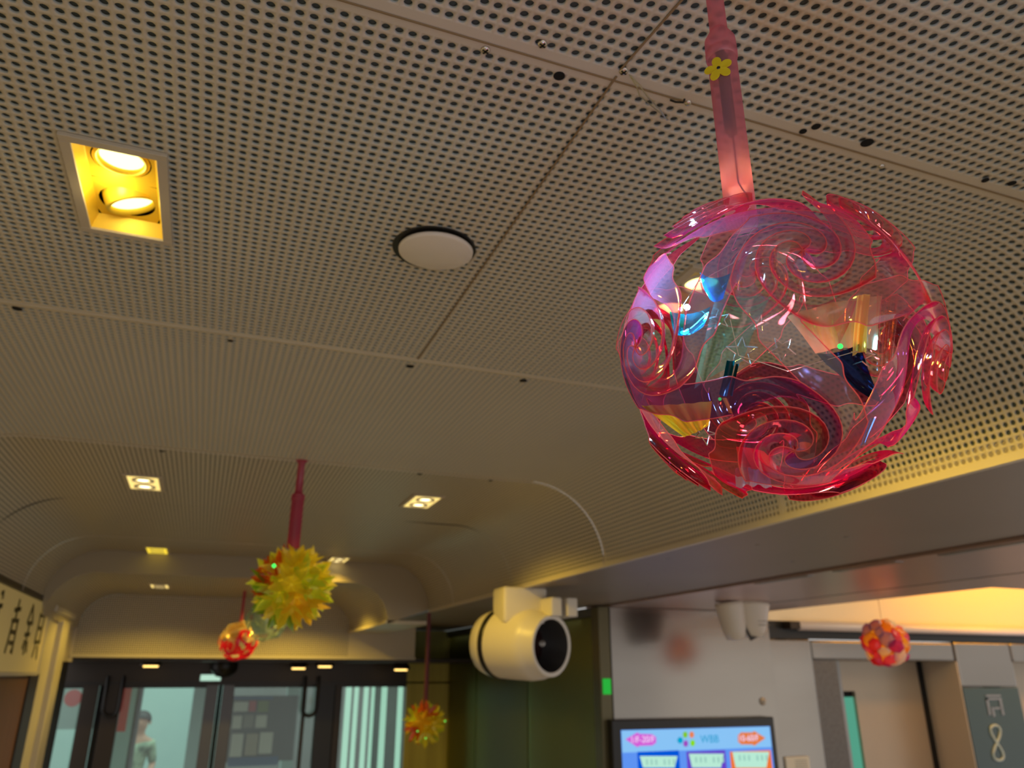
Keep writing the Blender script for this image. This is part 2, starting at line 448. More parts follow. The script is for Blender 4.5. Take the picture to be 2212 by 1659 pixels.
def perforated(name, u0, u1, v0, v1, ucs, vcs, k, cut=()):
    """Sheet from u0..u1 x v0..v1 with real punched holes centred on the ucs x vcs grid."""
    fn = lambda u, v, d=0.0: (lambda xz: np.stack([xz[0], np.asarray(v, float), xz[1]], 1))(vault(u, d))
    h = PITCH / 2
    cos, quads, tris, mi = [], [], [], []
    base = 0
    UC, VC = np.meshgrid(ucs, vcs, indexing='ij'); UC = UC.ravel(); VC = VC.ravel()
    keep = np.ones(len(UC), bool)
    for (a0, a1, b0, b1) in cut:
        keep &= ~((UC + h > a0) & (UC - h < a1) & (VC + h > b0) & (VC - h < b1))
    UC, VC = UC[keep], VC[keep]; n = len(UC)
    ang8 = np.arange(8) * math.pi / 4
    sq = np.stack([np.cos(ang8), np.sin(ang8)], 1); sq /= np.abs(sq).max(1, keepdims=True)
    ang = np.arange(k) * 2 * math.pi / k
    ci = np.stack([np.cos(ang), np.sin(ang)], 1)
    ou, ov = UC[:, None] + sq[None, :, 0] * h, VC[:, None] + sq[None, :, 1] * h
    iu, iv = UC[:, None] + ci[None, :, 0] * HR, VC[:, None] + ci[None, :, 1] * HR
    per = 8 + 2 * k
    allu = np.concatenate([ou, iu, iu], 1); allv = np.concatenate([ov, iv, iv], 1)
    alld = np.concatenate([np.zeros((n, 8 + k)), np.full((n, k), TH)], 1)
    cos.append(fn(allu.ravel(), allv.ravel(), alld.ravel()))
    b = (np.arange(n) * per)[:, None]
    q, t, wl = [], [], []
    m = k // 8
    for o in range(8):
        o1 = (o + 1) % 8
        if m == 1: q.append((o, o1, 8 + o1, 8 + o))
        else:
            i0, i1, i2 = 8 + 2 * o, 8 + 2 * o + 1, 8 + (2 * o + 2) % k
            t += [(o, i1, i0), (o, o1, i1), (o1, i2, i1)]
    for j in range(k): wl.append((8 + j, 8 + (j + 1) % k, 8 + k + (j + 1) % k, 8 + k + j))
    nqf = len(q) * n
    if q: quads.append((b[:, None, :] + np.array(q)[None]).reshape(-1, 4))
    quads.append((b[:, None, :] + np.array(wl)[None]).reshape(-1, 4))
    mi.append(np.zeros(nqf, int)); mi.append(np.ones(len(wl) * n, int))
    if t: tris.append((b[:, None, :] + np.array(t)[None]).reshape(-1, 3))
    base = n * per
    # solid margins
    gu0, gu1, gv0, gv1 = ucs[0] - h, ucs[-1] + h, vcs[0] - h, vcs[-1] + h
    ub = np.concatenate([[ucs[0] - h], np.asarray(ucs) + h])
    for (us, ws) in ((ub, [v0, gv0]), (ub, [gv1, v1]), ([u0, gu0], [v0, v1]), ([gu1, u1], [v0, v1])):
        if us[-1] - us[0] < 1e-4 or ws[1] - ws[0] < 1e-4: continue
        c, qq, _ = solid_grid(np.asarray(us), np.asarray(ws), fn)
        cos.append(c); quads.append(qq + base); mi.append(np.zeros(len(qq), int)); base += len(c)
    co = np.concatenate(cos); quads = np.concatenate(quads)
    tr = np.concatenate(tris) if tris else np.zeros((0, 3), int)
    mi = np.concatenate(mi + [np.zeros(len(tr), int)])
    o = np_mesh(name, co, quads, tr, [M['paint'], M['hole_wall']], ceiling, mi)
    # felt lying on the back of the sheet
    c, qq, _ = solid_grid(np.linspace(u0, u1, max(3, int((u1 - u0) / .05))), np.array([v0, v1]), lambda u, v: fn(u, v, TH + .0012))
    if cut:
        us = sorted({u0, u1, *[e for a in cut for e in a[:2] if u0 < e < u1], *np.linspace(u0, u1, 46)})
        ws = sorted({v0, v1, *[e for a in cut for e in a[2:] if v0 < e < v1]})
        c, qq, _ = solid_grid(np.array(us), np.array(ws), lambda u, v: fn(u, v, TH + .0012))
        ctr = np.stack([np.interp(0, [0], [0]) + (np.array(us)[:-1] + np.array(us)[1:]) / 2], 1)
        uc2, vc2 = np.meshgrid(ctr[:, 0], (np.array(ws)[:-1] + np.array(ws)[1:]) / 2, indexing='ij')
        kp = np.ones(uc2.size, bool)
        for (a0, a1, b0, b1) in cut:
            kp &= ~((uc2.ravel() > a0) & (uc2.ravel() < a1) & (vc2.ravel() > b0) & (vc2.ravel() < b1))
        qq = qq[kp]
    f = np_mesh('felt_backing', c, qq, np.zeros((0, 3), int), [M['felt']], o)
    return o


def printed_panel(name, u0, u1, v0, v1, cut=(), fn=None, parent=None):
    """Far panel: geometry for the sheet, perforations from the material."""
    fn = fn or (lambda u, v, d=0.0: (lambda xz: np.stack([xz[0], np.asarray(v, float), xz[1]], 1))(vault(u, d)))
    us = sorted({u0, u1, *[e for a in cut for e in a[:2] if u0 < e < u1], *np.linspace(u0, u1, max(2, int((u1 - u0) / .035)))})
    ws = sorted({v0, v1, *[e for a in cut for e in a[2:] if v0 < e < v1]})
    c, qq, uv = solid_grid(np.array(us), np.array(ws), fn)
    kp = np.ones(len(qq), bool)
    for (a0, a1, b0, b1) in cut:
        mid = uv[qq].mean(1)
        kp &= ~((mid[:, 0] > a0) & (mid[:, 0] < a1) & (mid[:, 1] > b0) & (mid[:, 1] < b1))
    o = np_mesh(name, c, qq[kp], np.zeros((0, 3), int), [M['paint_dots']], parent or ceiling, uv=uv / PITCH, smooth=np.ones(kp.sum()))
    return o


# lights: centre x, y (design units), half sizes of the opening
LW, LH = 0.078, 0.168
LIGHTS = [(-0.296, 1.662), (-0.42, 4.68), (-0.47, 7.42), (1.17, 1.66), (1.165, 4.60), (1.10, 7.44)]
CUTS = [(x - LW, x + LW, y - LH, y + LH) for x, y in LIGHTS]
C0 = 0.221 - 0.0227 * 75
cols = [C0 + PITCH * i for i in range(0, 200)]
SEAM = 0.221 + 0.0227 * 14.5
colsL = [c for c in cols if c - PITCH / 2 > UL + 0.006 and c < SEAM]
colsR = [c for c in cols if c > SEAM and c + PITCH / 2 < UR - 0.006]
ROWS = [(-0.12, 0.9555, [0.924 - PITCH * i for i in range(44)][::-1], 16),
        (0.9575, 2.369, [0.985 + PITCH * i for i in range(61)], 16),
        (2.371, 3.869, [2.405 + PITCH * i for i in range(64)], 8)]
for (v0, v1, rows, k) in ROWS:
    for u0, u1, cs in ((UL, SEAM, colsL), (SEAM, UR, colsR)):
        cc = [c for c in CUTS if c[0] > u0 and c[1] < u1 and c[2] > v0 and c[3] < v1]
        perforated('ceiling_panel', u0, u1, v0, v1, cs, rows, k, cc)
GAP = 0.012
for v0, v1 in ((3.871, 5.305), (5.307, 6.75), (6.752, 7.60)):
    cc = [c for c in CUTS if c[2] > v0 and c[3] < v1]
    if v0 < 7.3 and v1 == 7.60: cc = [c for c in CUTS if c[2] > 7.0]
    printed_panel('ceiling_panel', UL, UR, v0, v1, cc)
BACK = [(-.25, -1.34), (1.17, -1.34)]  # unseen lamps continuing both rows, added to light the right cove
printed_panel('ceiling_panel', UL, UR, -3.2, -.122, [(x - LW, x + LW, y - LH, y + LH) for x, y in BACK])
# dark felt above the far panels closes the plenum
MB().box(P(-1.35, 3.87, 1.30), P(2.1, 9.8, 1.32)).build('plenum_cover', M['black_gap'], ceiling)
# narrow ridge lips on the cross joints (folded panel edges)
for yj in (3.87, 6.751):
    us = np.linspace(UL, UR, 60)
    x, z = vault(us, -0.006)
    MB().tube([P(x[i], yj, z[i]) for i in range(60)], 0.0013, 5).build('joint_lip', M['paint'], ceiling)
for yj in (0.9565, 2.37):
    us = np.linspace(UL, UR, 60); x, z = vault(us, -0.0012)
    MB().tube([P(x[i], yj, z[i]) for i in range(60)], 0.0011, 5).build('joint_lip', M['brown_joint'] if yj < 1 else M['paint'], ceiling)
for ua, ub_ in ((UL + .28, UL + .66), (1.22, 1.80)):
    us = np.linspace(ua, ub_, 24); x, z = vault(us, 0.0)
    MB().tube([P(x[i], 5.306, z[i]) for i in range(24)], [.0005 + .0035 * math.sin(math.pi * i / 23) for i in range(24)], 5).build('joint_gap', M['bronze'], ceiling)
# long brown joint, slightly out of line on the first panel row
jb = MB()
jb.box(P(.5597, .945, .9975), P(.5637, 2.36, .9988))
jb.build('joint_strip', M['brown_joint'], ceiling)
MB().prism([P(.5585, .928, .9972), P(.5625, .928, .9972), P(.6365, .25, .9972), P(.6325, .25, .9972)], (0, 0, .0008)).build('joint_strip', M['brown_joint'], ceiling)

# screws and open screw holes along the joints
for i, (x, y) in enumerate([(.323, .972), (.409, .9245), (.568, .930), (1.207, .975), (.72, .958)]):
    r = .0085 if i < 3 else .007
    sc = MB().lathe([(0.0001, -.0022), (r * S * .55, -.0021), (r * S * .92, -.0013), (r * S, 0)], 14, Matrix.Translation(P(x, y, .9995))).build('screw', M['chrome'], ceiling, True)
    if i < 3:
        a = P(x, y, .9995)
        for ang in (0.4, 0.4 + math.pi / 2):
            MB().box((-.0035, -.0007, -.0026), (.0035, .0007, -.0019), Matrix.Translation(a) @ Matrix.Rotation(ang, 4, 'Z')).build('screw_slot', M['black'], sc)
for (x, y, r) in [(.466, .982, .0105), (.976, .945, .0075), (.99, .925, .0085), (1.12, .9265, .0125), (1.454, .931, .008), (1.518, .918, .009),
                  (-.634, 2.412, .014), (-.04, 2.43, .009), (.553, 2.435, .014), (.973, 2.421, .015), (-.301, 3.94, .014), (.977, 3.93, .016), (1.38, 3.93, .014)]:
    MB().lathe([(0.00005, -.0006), (r * S, -.0005), (r * S, .0)], 14, Matrix.Translation(P(x, y, .9995))).build('open_screw_hole', M['black_gap'], ceiling)

# lowered barrel vault near the entrance, step face and end wall
VX0, VX1, VR, VZ = -1.27, 1.64, 0.37, 0.44


def vault2(u, v, d=0.0):
    u = np.asarray(u, float)
    a0, a1 = VX0 + VR, VX1 - VR
    tl = np.clip((a0 - u) / VR, 0, math.pi / 2); tr = np.clip((u - a1) / VR, 0, math.pi / 2)
    x = np.clip(u, a0, a1) - VR * np.sin(tl) + VR * np.sin(tr)
    z = VZ + VR * np.cos(tl) * np.cos(tr)
    return np.stack([x, np.asarray(v, float), z], 1)


U20, U21 = VX0 + VR - VR * math.pi / 2, VX1 - VR + VR * math.pi / 2
Y1, Y2 = 7.60, 9.70
printed_panel('vault_panel', U20, U21, Y1, Y2, [(x_ - LW, x_ + LW, 8.62 - LH, 8.62 + LH) for x_ in (-.47, .95)], fn=vault2)
# step face between the two vault sections
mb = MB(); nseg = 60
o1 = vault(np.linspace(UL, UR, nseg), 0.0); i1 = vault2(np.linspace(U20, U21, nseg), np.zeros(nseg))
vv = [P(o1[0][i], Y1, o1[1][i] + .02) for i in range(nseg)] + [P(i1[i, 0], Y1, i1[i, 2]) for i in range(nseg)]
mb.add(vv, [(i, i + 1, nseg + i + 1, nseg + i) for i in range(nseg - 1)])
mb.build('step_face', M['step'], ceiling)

wall_end = empty('wall_end', P(.2, Y2, .3), kind='structure')
us = np.linspace(U20 - .02, U21 + .02, 70)
top = vault2(np.linspace(U20, U21, 70), np.full(70, Y2))
co = np.concatenate([np.stack([top[:, 0], np.full(70, Y2), np.full(70, .165)], 1), top])
q = [(i, i + 1, 70 + i + 1, 70 + i) for i in range(69)]
np_mesh('lunette_panel', co, np.array(q), np.zeros((0, 3), int), [M['paint_dots']], wall_end, uv=co[:, [0, 2]] / PITCH)
ubox(VX1, 2.45, Y2, Y2 + .05, .165, .80, 'spandrel', M['paint'], wall_end)
ubox(-1.46, VX0 + .006, Y2 + .002, Y2 + .05, .10, .80, 'spandrel', M['paint'], wall_end)
ubox(VX0 - .02, 2.46, Y2 - .012, Y2 + .06, .145, .175, 'edge_trim', M['post_white'], wall_end, .002)
ubox(2.41, 2.45, Y2 + .05, 12.3, .145, .70, 'return_panel', M['soffit'], wall_end)

# beam beside the coffer: grey soffit, dark reveal, satin steel soffit
beam = empty('trim_1', P(2.6, 4, .55), kind='structure')
ubox(2.04, 3.24, -.6, 12.3, .56, .62, 'soffit_panel', M['soffit'], beam)
ubox(2.035, 2.06, -.6, 7.6, .552, .575, 'edge_lip', M['paint'], beam)
ubox(1.62, 2.06, 7.6, 9.7, .44, .47, 'edge_lip', M['paint'], beam)
for (x, y) in [(2.36, 2.95), (2.58, 2.62), (2.9, 3.35), (2.22, 3.5), (2.75, 4.6)]:
    MB().lathe([(0.0001, -.002), (.006, -.0015), (.008, 0)], 10, Matrix.Translation(P(x, y, .56))).build('screw', M['steel_dark'], beam)
pink = empty('trim_2', P(4, 4, .55), kind='structure')
ubox(3.28, 4.93, -.6, 6.62, .545, .60, 'soffit_panel', M['pink_steel'], pink)
ubox(4.931, 10.5, -.6, 3.80, .545, .60, 'soffit_panel', M['pink_steel'], pink)
ubox(3.24, 3.28, -.6, 6.62, .575, .60, 'reveal', M['black_gap'], pink)
for x0, x1, y0, y1 in ((3.30, 3.36, 3.05, 3.5), (3.30, 3.35, 3.7, 4.2), (3.31, 3.36, 2.3, 2.8)):
    ubox(x0, x1, y0, y1, .541, .546, 'joint_clip', M['steel_dark'], pink)
MB().box(P(4.35, 2.9, .5425), P(4.36, 6.2, .5455)).build('panel_joint', M['steel_dark'], pink)

# lift lobby coffer
lob = empty('ceiling_lobby', P(7, 5, 1.2), kind='structure')
ubox(4.93, 10.5, 6.60, 6.66, .50, 1.32, 'coffer_face', M['lobby'], lob)
ubox(4.90, 4.93, 3.80, 6.66, .60, 1.32, 'coffer_face', M['lobby'], lob)
ubox(4.93, 10.5, 3.77, 3.80, .60, 1.32, 'coffer_face', M['lobby'], lob)
ubox(4.9, 10.5, 3.77, 6.66, 1.32, 1.36, 'coffer_top', M['lobby'], lob)

floor = ubox(-12, 14, -8, 16, -CZ / S - .05, -CZ / S, 'floor', M['floor'], kind='structure')

# left wall: sign band, post, door
wl = empty('wall_left', P(-1.33, 6, -1), kind='structure')
ubox(-1.50, -1.337, 5.0, 9.7, -.015, .70, 'upper_wall_panel', M['post_white'], wl)
ubox(-1.337, -1.294, 5.0, 9.7, .562, .60, 'shadow_gap', M['bronze'], wl)
ubox(-1.42, -1.31, -.6, 5.0, -CZ / S, .56, 'wall_panel', M['post_white'], wl)
ubox(-1.42, -1.34, 4.98, 8.2, -CZ / S, -.02, 'opening_lining', M['black'], wl)
ubox(-1.40, -1.30, 8.22, 8.62, -CZ / S, .50, 'post', M['post_white'], wl, .004)
ubox(-1.36, -1.25, 8.62, 9.0, -CZ / S, .46, 'post', M['post_white'], wl, .004)
ubox(-1.38, -1.24, 8.05, 9.25, .50, .56, 'cornice', M['post_white'], wl, .004)
ubox(-1.42, -1.30, 9.0, 9.70, -CZ / S, .56, 'wall_panel', M['paint'], wl)
ubox(-1.36, -1.29, 9.0, 9.72, -CZ / S, .10, 'dark_jamb', M['black'], wl)
d4 = empty('door_4', P(-1.33, 6.5, -CZ / S), kind='structure')
ubox(-1.335, -1.315, 5.0, 7.82, -CZ / S, -.04, 'door_leaf', M['wood'], d4)
ubox(-1.335, -1.30, 7.82, 8.2, -CZ / S, -.02, 'door_frame', M['bronze'], d4)

# ------------------------------------------------------------------ entrance glazing
YD = 11.0
ent = empty('window_1', P(.5, YD, -1.5), kind='structure')


def dx(px, py=1500.0, y=YD):
    """design-unit x of a frame pixel column on the plane at depth y"""
    v = ROT @ Vector((px - CXP, -(py - CYP), -F_PX)); return v.x * y / v.y


def dz(px, py, y=YD):
    v = ROT @ Vector((px - CXP, -(py - CYP), -F_PX)); return v.z * y / v.y


ZF = -CZ / S
zt = dz(350, 1486)
ubox(-1.45, 3.3, YD - .10, YD + .08, zt + .03, .115, 'header', M['bronze'], ent)
ubox(-1.45, 3.3, YD - .12, YD - .10, zt + .045, zt + .065, 'header_bead', M['black'], ent)
ubox(-1.45, 3.3, Y2 + .05, 16, .115, .16, 'entrance_soffit', M['bronze'], ent)
for a, b, m_, dpt in ((112, 136, 'black', .06), (178, 212, 'bronze', .05), (214, 226, 'black_gap', .02), (227, 264, 'bronze', .07),
                 (444, 470, 'grey_alu', .06), (471, 479, 'black_gap', .02), (480, 505, 'grey_alu', .06),
                 (655, 662, 'bronze', .04), (684, 722, 'black', .07), (723, 738, 'bronze', .04)):
    ubox(dx(a), dx(b), YD - dpt, YD + dpt, ZF, zt + .04, 'mullion', M[m_], ent, .003)
for a, b in ((136, 178), (264, 444), (505, 655), (662, 684), (738, 884)):
    ubox(dx(a), dx(b), YD - .006, YD + .006, ZF, zt, 'pane', M['door_glass'], ent)
    ubox(dx(a), dx(b), YD - .03, YD + .03, zt, zt + .03, 'rail', M['black'], ent)
# looped pull handles
for px in (246, 672):
    x0 = dx(px, 1490, YD - .15); hw = .085; pts = []
    zt2, zb2 = dz(px, 1462, YD - .15), dz(px, 1530, YD - .15)
    pts.append(P(x0 - hw, YD - .07, zt2)); pts.append(P(x0 - hw, YD - .15, zt2))
    for k in range(11):
        t = math.pi * k / 10; pts.append(P(x0 - hw * math.cos(t), YD - .15, zb2 - .09 * math.sin(t)))
    pts.append(P(x0 + hw, YD - .15, zt2)); pts.append(P(x0 + hw, YD - .07, zt2))
    MB().tube(pts, .013, 8).build('pull_handle', M['black'], ent, True)

# olive glass wall along the right side
wr = empty('wall_right', P(3.25, 9, -1), kind='structure')
for i in range(24):
    y0 = 6.3 + i * .25
    ubox(3.40 - .02 * (i % 2), 3.44, y0, y0 + .246, ZF, -.22, 'flute', M['olive'], wr)
ubox(3.36, 3.44, 6.25, 12.3, -.22, .13, 'dark_band', M['bronze'], wr)
ubox(3.38, 3.44, 6.25, 12.3, .13, .46, 'upper_panel', M['soffit'], wr)
ubox(3.20, 3.30, 6.36, 12.3, .47, .545, 'head_rail', M['grey_alu'], wr)
for y0, y1 in ((6.34, 8.0), (8.02, 9.7), (9.72, 11.4)):
    ubox(3.245, 3.262, y0, y1, ZF, .47, 'pane', M['olive_glass'], wr)
ubox(2.66, 3.4, 10.88, 10.92, ZF, .545, 'end_panel', M['olive'], wr)
ubox(3.18, 3.285, 6.19, 6.33, ZF, .545, 'corner_post', M['post_olive'], wr, .003)
zg0, zg1 = dz(1290, 1500, 6.18), dz(1290, 1466, 6.18)
ubox(3.20, 3.27, 6.175, 6.19, zg0, zg1, 'green_indicator', M['green_lit'], wr)

# steel-clad column with the screen
pil = empty('pillar', P(4.1, 6.4, -1), kind='structure')
Yc = 6.20
ubox(3.30, 4.985, Yc, Yc + .6, ZF, .545, 'cladding_panel', M['steel'], pil, .004)
# lift wall
lw_ = empty('wall_lobby', P(7, 6.7, -1), kind='structure')
YL = 6.60
xj0, xj1, xo1, xg1 = 4.99, dx(1757, 1428, YL), dx(2070, 1440, YL), dx(2190, 1440, YL)
zh0, zh1 = dz(1757, 1426, YL), .33
ubox(xj0, xj1, YL, YL + .5, ZF, zh1, 'jamb', M['steel'], lw_, .012)
ubox(xj1 + .01, xo1 - .01, YL + .01, YL + .5, zh0, zh1 - .01, 'door_header', M['steel'], lw_, .012)
ubox(xo1, xg1, YL, YL + .5, -.14, zh1, 'jamb', M['steel'], lw_, .012)
ubox(xo1 + .004, xg1 - .004, YL, YL + .5, ZF, -.145, 'jamb_glass', M['teal_glass'], lw_, .004)
ubox(xg1 + .01, 10.5, YL, YL + .5, zh0, zh1, 'door_header', M['steel'], lw_, .012)
ubox(4.93, 10.5, YL + .02, YL + .06, .33, .50, 'upper_band', M['black'], lw_)
ubox(xj1, xj1 + .01, YL + .30, YL + .34, ZF, zh0, 'reveal', M['black_gap'], lw_)
ubox(xg1, 10.5, YL + .42, YL + .46, ZF, zh0, 'lift_door_panel', M['beige_metal'], lw_)
ubox(xg1, xg1 + .10, YL + .30, YL + .42, ZF, zh0, 'reveal', M['black'], lw_)
d3 = empty('door_3', P((xj1 + xo1) / 2, YL + .3, ZF), kind='structure')
YP = YL + .48
ubox(xj1 + .005, dx(1816, 1500, YL + .03), YL + .03, YL + .10, ZF, zh0 + .01, 'side_panel', M['granite'], d3)
ubox(xo1 - .012, xo1, YL + .01, YP - .012, ZF, zh0, 'side_reveal', M['reveal_metal'], d3)
xs0, xs1 = dx(1822, 1500, YP), dx(1846, 1500, YP)
zs = dz(1830, 1493, YP)
ubox(xj1 + .02, xs0, YP, YP + .05, ZF, zh0 + .05, 'lift_door_panel', M['steel_dark'], d3)
ubox(xs0, xs1 + .01, YP, YP + .05, zs, zh0 + .05, 'lift_door_panel', M['beige_metal'], d3)
ubox(xs0, xs1 + .01, YP + .045, YP + .05, ZF, zs, 'slot_lining', M['black_gap'], d3)
ubox(dx(1828, 1500, YP), xs1 + .005, YP + .035, YP + .044, ZF, zs - .06, 'lit_slot', M['green_car'], d3)
xg = xo1 - .05
ubox(xs1 + .01, xg - .035, YP, YP + .05, ZF, zh0 + .05, 'lift_door_panel', M['beige_metal'], d3)
ubox(xg - .035, xo1, YP - .01, YP + .05, ZF, zh0 + .05, 'door_gap', M['black_gap'], d3)
# rail above the lift doors
rail = empty('linear_rail', P(7, YL - .08, .43), 'long rounded grey metal rail running above the lift doors', 'rail')
MB().lathe([(.0001, 0), (.026, 0), (.026, 5.0 * S), (.0001, 5.0 * S)], 20, Matrix.Translation(P(5.62, YL - .07, .452)) @ Matrix.Rotation(math.pi / 2, 4, 'Y')).build('tube_body', M['rail'], rail, True)
MB().box(P(5.5, YL - .10, .42), P(5.62, YL + .02, .49)).build('end_cap', M['bronze'], rail)
for x in (6.0, 7.0, 7.9, 8.8):
    ubox(x, x + .03, YL - .06, YL + .02, .44, .50, 'bracket', M['bronze'], rail)


# ------------------------------------------------------------------ lamps
def downlight(x, y, z, label, lens='lens', gimbal=True, power=LAMP_W, group='twin recessed ceiling downlights', dim=False):
    r = empty('downlight', P(x, y, z), label, 'light', group)
    f = MB(); t = .0215; w, h = LW + .001, LH + .001
    for a, b, c, d in ((-w - t, w + t, -h - t, -h), (-w - t, w + t, h, h + t), (-w - t, -w, -h, h), (w, w + t, -h, h)):
        f.box(P(x + a, y + c, z - .010), P(x + b, y + d, z - .0008))
    bevel(f.build('frame', M['frame'], r), .0008)
    # folded gold reflector: four walls and a top plate with two round openings
    dpt = .030 if gimbal else .012; g = MB(); e = .012
    A = [P(x - w, y - h, z - .004), P(x + w, y - h, z - .004), P(x + w, y + h, z - .004), P(x - w, y + h, z - .004)]
    B = [P(x - w + e, y - h + e, z + dpt), P(x + w - e, y - h + e, z + dpt), P(x + w - e, y + h - e, z + dpt), P(x - w + e, y + h - e, z + dpt)]
    g.add(A + B, [(0, 4, 5, 1), (1, 5, 6, 2), (2, 6, 7, 3), (3, 7, 4, 0)])
    n = 32; cs = (y - .083, y + .083); R = .060
    for si, cy in enumerate(cs):
        y0, y1 = (y - h + e, y) if si == 0 else (y, y + h - e)
        ring, outer = [], []
        for k in range(n):
            a = 2 * math.pi * (k + .5) / n; c, s_ = math.cos(a), math.sin(a)
            ring.append(P(x + R * c, cy + R * s_, z + dpt))
            sx = (w - e) / abs(c) if abs(c) > 1e-6 else 9
            sy = ((y1 - cy) if s_ > 0 else (cy - y0)) / abs(s_) if abs(s_) > 1e-6 else 9
            q = min(sx, sy); outer.append(P(x + q * c, cy + q * s_, z + dpt))
        g.add(ring + outer, [(k, (k + 1) % n, n + (k + 1) % n, n + k) for k in range(n)])
    g.build('reflector', M['gold'] if gimbal else M['pale_gold'], r)
    if not gimbal and (y > 3 or y < 0):
        MB().box(P(x - w, y - h, z - (.012 if dim else .006)), P(x + w, y + h, z + .004)).build('plate_glow', M['plate_glow'] if dim else M['plate_glow_pale'], r)  # glowing sheet stands in for the lamplit reflector plate
    hb = MB().box(P(x - w, y - h, z + dpt + .09), P(x + w, y + h, z + dpt + .10))
    for a, b, c, d in ((-w, w, -h - .004, -h), (-w, w, h, h + .004), (-w - .004, -w, -h, h), (w, w + .004, -h, h)):
        hb.box(P(x + a, y + c, z + .005), P(x + b, y + d, z + dpt + .10))
    hb.build('housing', M['black_gap'], r)
    for si, cy in enumerate(cs):
        tilt = Matrix() if (si == 0 or not gimbal) else Matrix.Rotation(math.radians(-20), 4, 'Y') @ Matrix.Rotation(math.radians(9), 4, 'X')
        if not gimbal and (y > 3 or y < 0): dpt = -.012
        m4 = Matrix.Translation(P(x + (.012 if si and gimbal else 0), cy, z + dpt - (.006 if si and gimbal else 0))) @ tilt
        lamp = MB().lathe([(R * S * .97, .030), (R * S * .95, -.001), (R * S * .80, -.002), (R * S * .74, .004)], 28, m4).build('lamp_ring', M['gold'] if gimbal else M['white'], r, True)
        MB().lathe([(.0001, .0015), (R * S * .40, .002), (R * S * .76, .005)], 28, m4).build('lamp_lens', M['lens_dim'] if dim else M[lens], lamp, True)
    if gimbal:
        l = bpy.data.lights.new('reflector_glow', 'POINT'); l.energy = .11; l.color = (1.0, .80, .35); l.shadow_soft_size = .012
        o = bpy.data.objects.new('reflector_glow', l); COL.objects.link(o); o.location = P(x - .02, y - .005, z - .012)
    if power:
        l = bpy.data.lights.new('downlight_lamp', 'SPOT'); l.energy = power; l.color = (1.0, 0.64, 0.07)
        l.spot_size = math.radians(152 if (y < 6 or z < .9) else 120); l.spot_blend = 0.35; l.shadow_soft_size = .03
        o = bpy.data.objects.new('downlight_lamp', l); COL.objects.link(o); o.location = P(x, y, z - .03)
    return r


NAMES = ['large twin downlight in the nearest perforated panel with one lamp tilted',
         'small square downlight in the left row, second from the camera',
         'dim yellow downlight in the left row, before the ceiling steps down',
         'twin downlight hidden behind the pink lantern ball',
         'slanted diamond shaped bright downlight on the right half of the ceiling',
         'bright downlight just right of the yellow flower lantern']
for i, (x, y) in enumerate(LIGHTS):
    downlight(x, y, 1.0, NAMES[i], 'lens' if i in (0, 3) else 'lens_far', i == 0, (LAMP_W, LAMP_W, 0, LAMP_W * 2.0, LAMP_W * 1.6, LAMP_W * .35)[i], dim=(i == 2))
for (x, y), sd_ in zip(BACK, ('left', 'right')):
    downlight(x, y, 1.0, 'unseen twin downlight added to the %s row behind the viewpoint' % sd_, 'lens_far', False, LAMP_W * (1.0 if sd_ == 'left' else 1.8))
downlight(-.47, 8.62, .81, 'bright downlight in the lowered vault above the entrance', 'lens_far', False, LAMP_W * 1.6)
downlight(.95, 8.62, .81, 'downlight of the lowered vault hidden behind the yellow flower lantern', 'lens_far', False, LAMP_W * 2.6)

for (px, py), lab in (((326, 1437), 'small warm downlight in the entrance soffit above the left glass door'), ((645, 1442), 'small warm downlight in the entrance soffit above the right glass door'),
                      ((702, 1438), 'small warm downlight in the entrance soffit above the dark door post'), ((866, 1445), 'small warm downlight in the entrance soffit above the tube lights')):
    yy = 13.2; x = dx(px, py, yy)
    yy = 10.2; x = dx(px, py, yy); z = dz(px, py, yy)
    r = empty('soffit_light', P(x, yy, z), lab, 'light', 'small downlights of the entrance soffit')
    MB().lathe([(.0001, -.012), (.044, -.012), (.046, .004), (.044, .03)], 20, Matrix.Translation(P(x, yy, z))).build('lens', M['lens_warm'], r, True)
    MB().lathe([(.064, -.002), (.068, .01), (.050, .035), (.045, (.115 - z) * S)], 20, Matrix.Translation(P(x, yy, z))).build('housing', M['bronze'], r, True)

# speaker cover disc
sp = empty('speaker_cover', P(.421, 1.645, 1), 'round white speaker cover hanging slightly askew below the perforated ceiling', 'speaker')
MB().lathe([(.0001, -.0012), (.103 * S, -.001), (.105 * S, 0)], 48, Matrix.Translation(P(.418, 1.638, .9985))).build('dark_ring', M['black'], sp)
md = Matrix.Translation(P(.421, 1.632, .985)) @ Matrix.Rotation(math.radians(2.5), 4, 'X')
MB().lathe([(.0001, -.002), (.088 * S, -.002), (.0925 * S, -.0005), (.0935 * S, .003), (.090 * S, .005), (.0001, .005)], 48, md).build('disc', M['disc'], sp, True)
for a in (0.6, 2.7, 4.8):
    MB().tube([P(.421 + .06 * math.cos(a), 1.632 + .06 * math.sin(a), .99), P(.421 + .07 * math.cos(a), 1.635 + .07 * math.sin(a), .998)], .0015, 6).build('spring_clip', M['black'], sp)

# thin wire dangling from the crossing of the joints
wpts = [P(.580, .932, .9965), P(.606, .950, .992), P(.62, .966, .991), P(.66, .985, .993), P(.709, 1.010, .9975)]
w = MB().tube(wpts, .0006, 5)
w.tube([P(.582, .932, .9965), P(.612, .946, .990), P(.635, .962, .989), P(.675, .985, .992), P(.708, 1.012, .9975)], .0006, 5)
tag(w.build('ceiling_wire', M['silver_wire']), 'thin loose wire looped from the screw at the ceiling joint', 'wire')
w = MB().tube([P(.684, .962, .998), P(.69, .955, .990), P(.70, .945, .984), P(.698, .938, .985)], .0012, 5)
tag(w.build('plastic_tie', M['black']), 'short dark tie end poking from the cross joint beside the pink pole', 'tie')


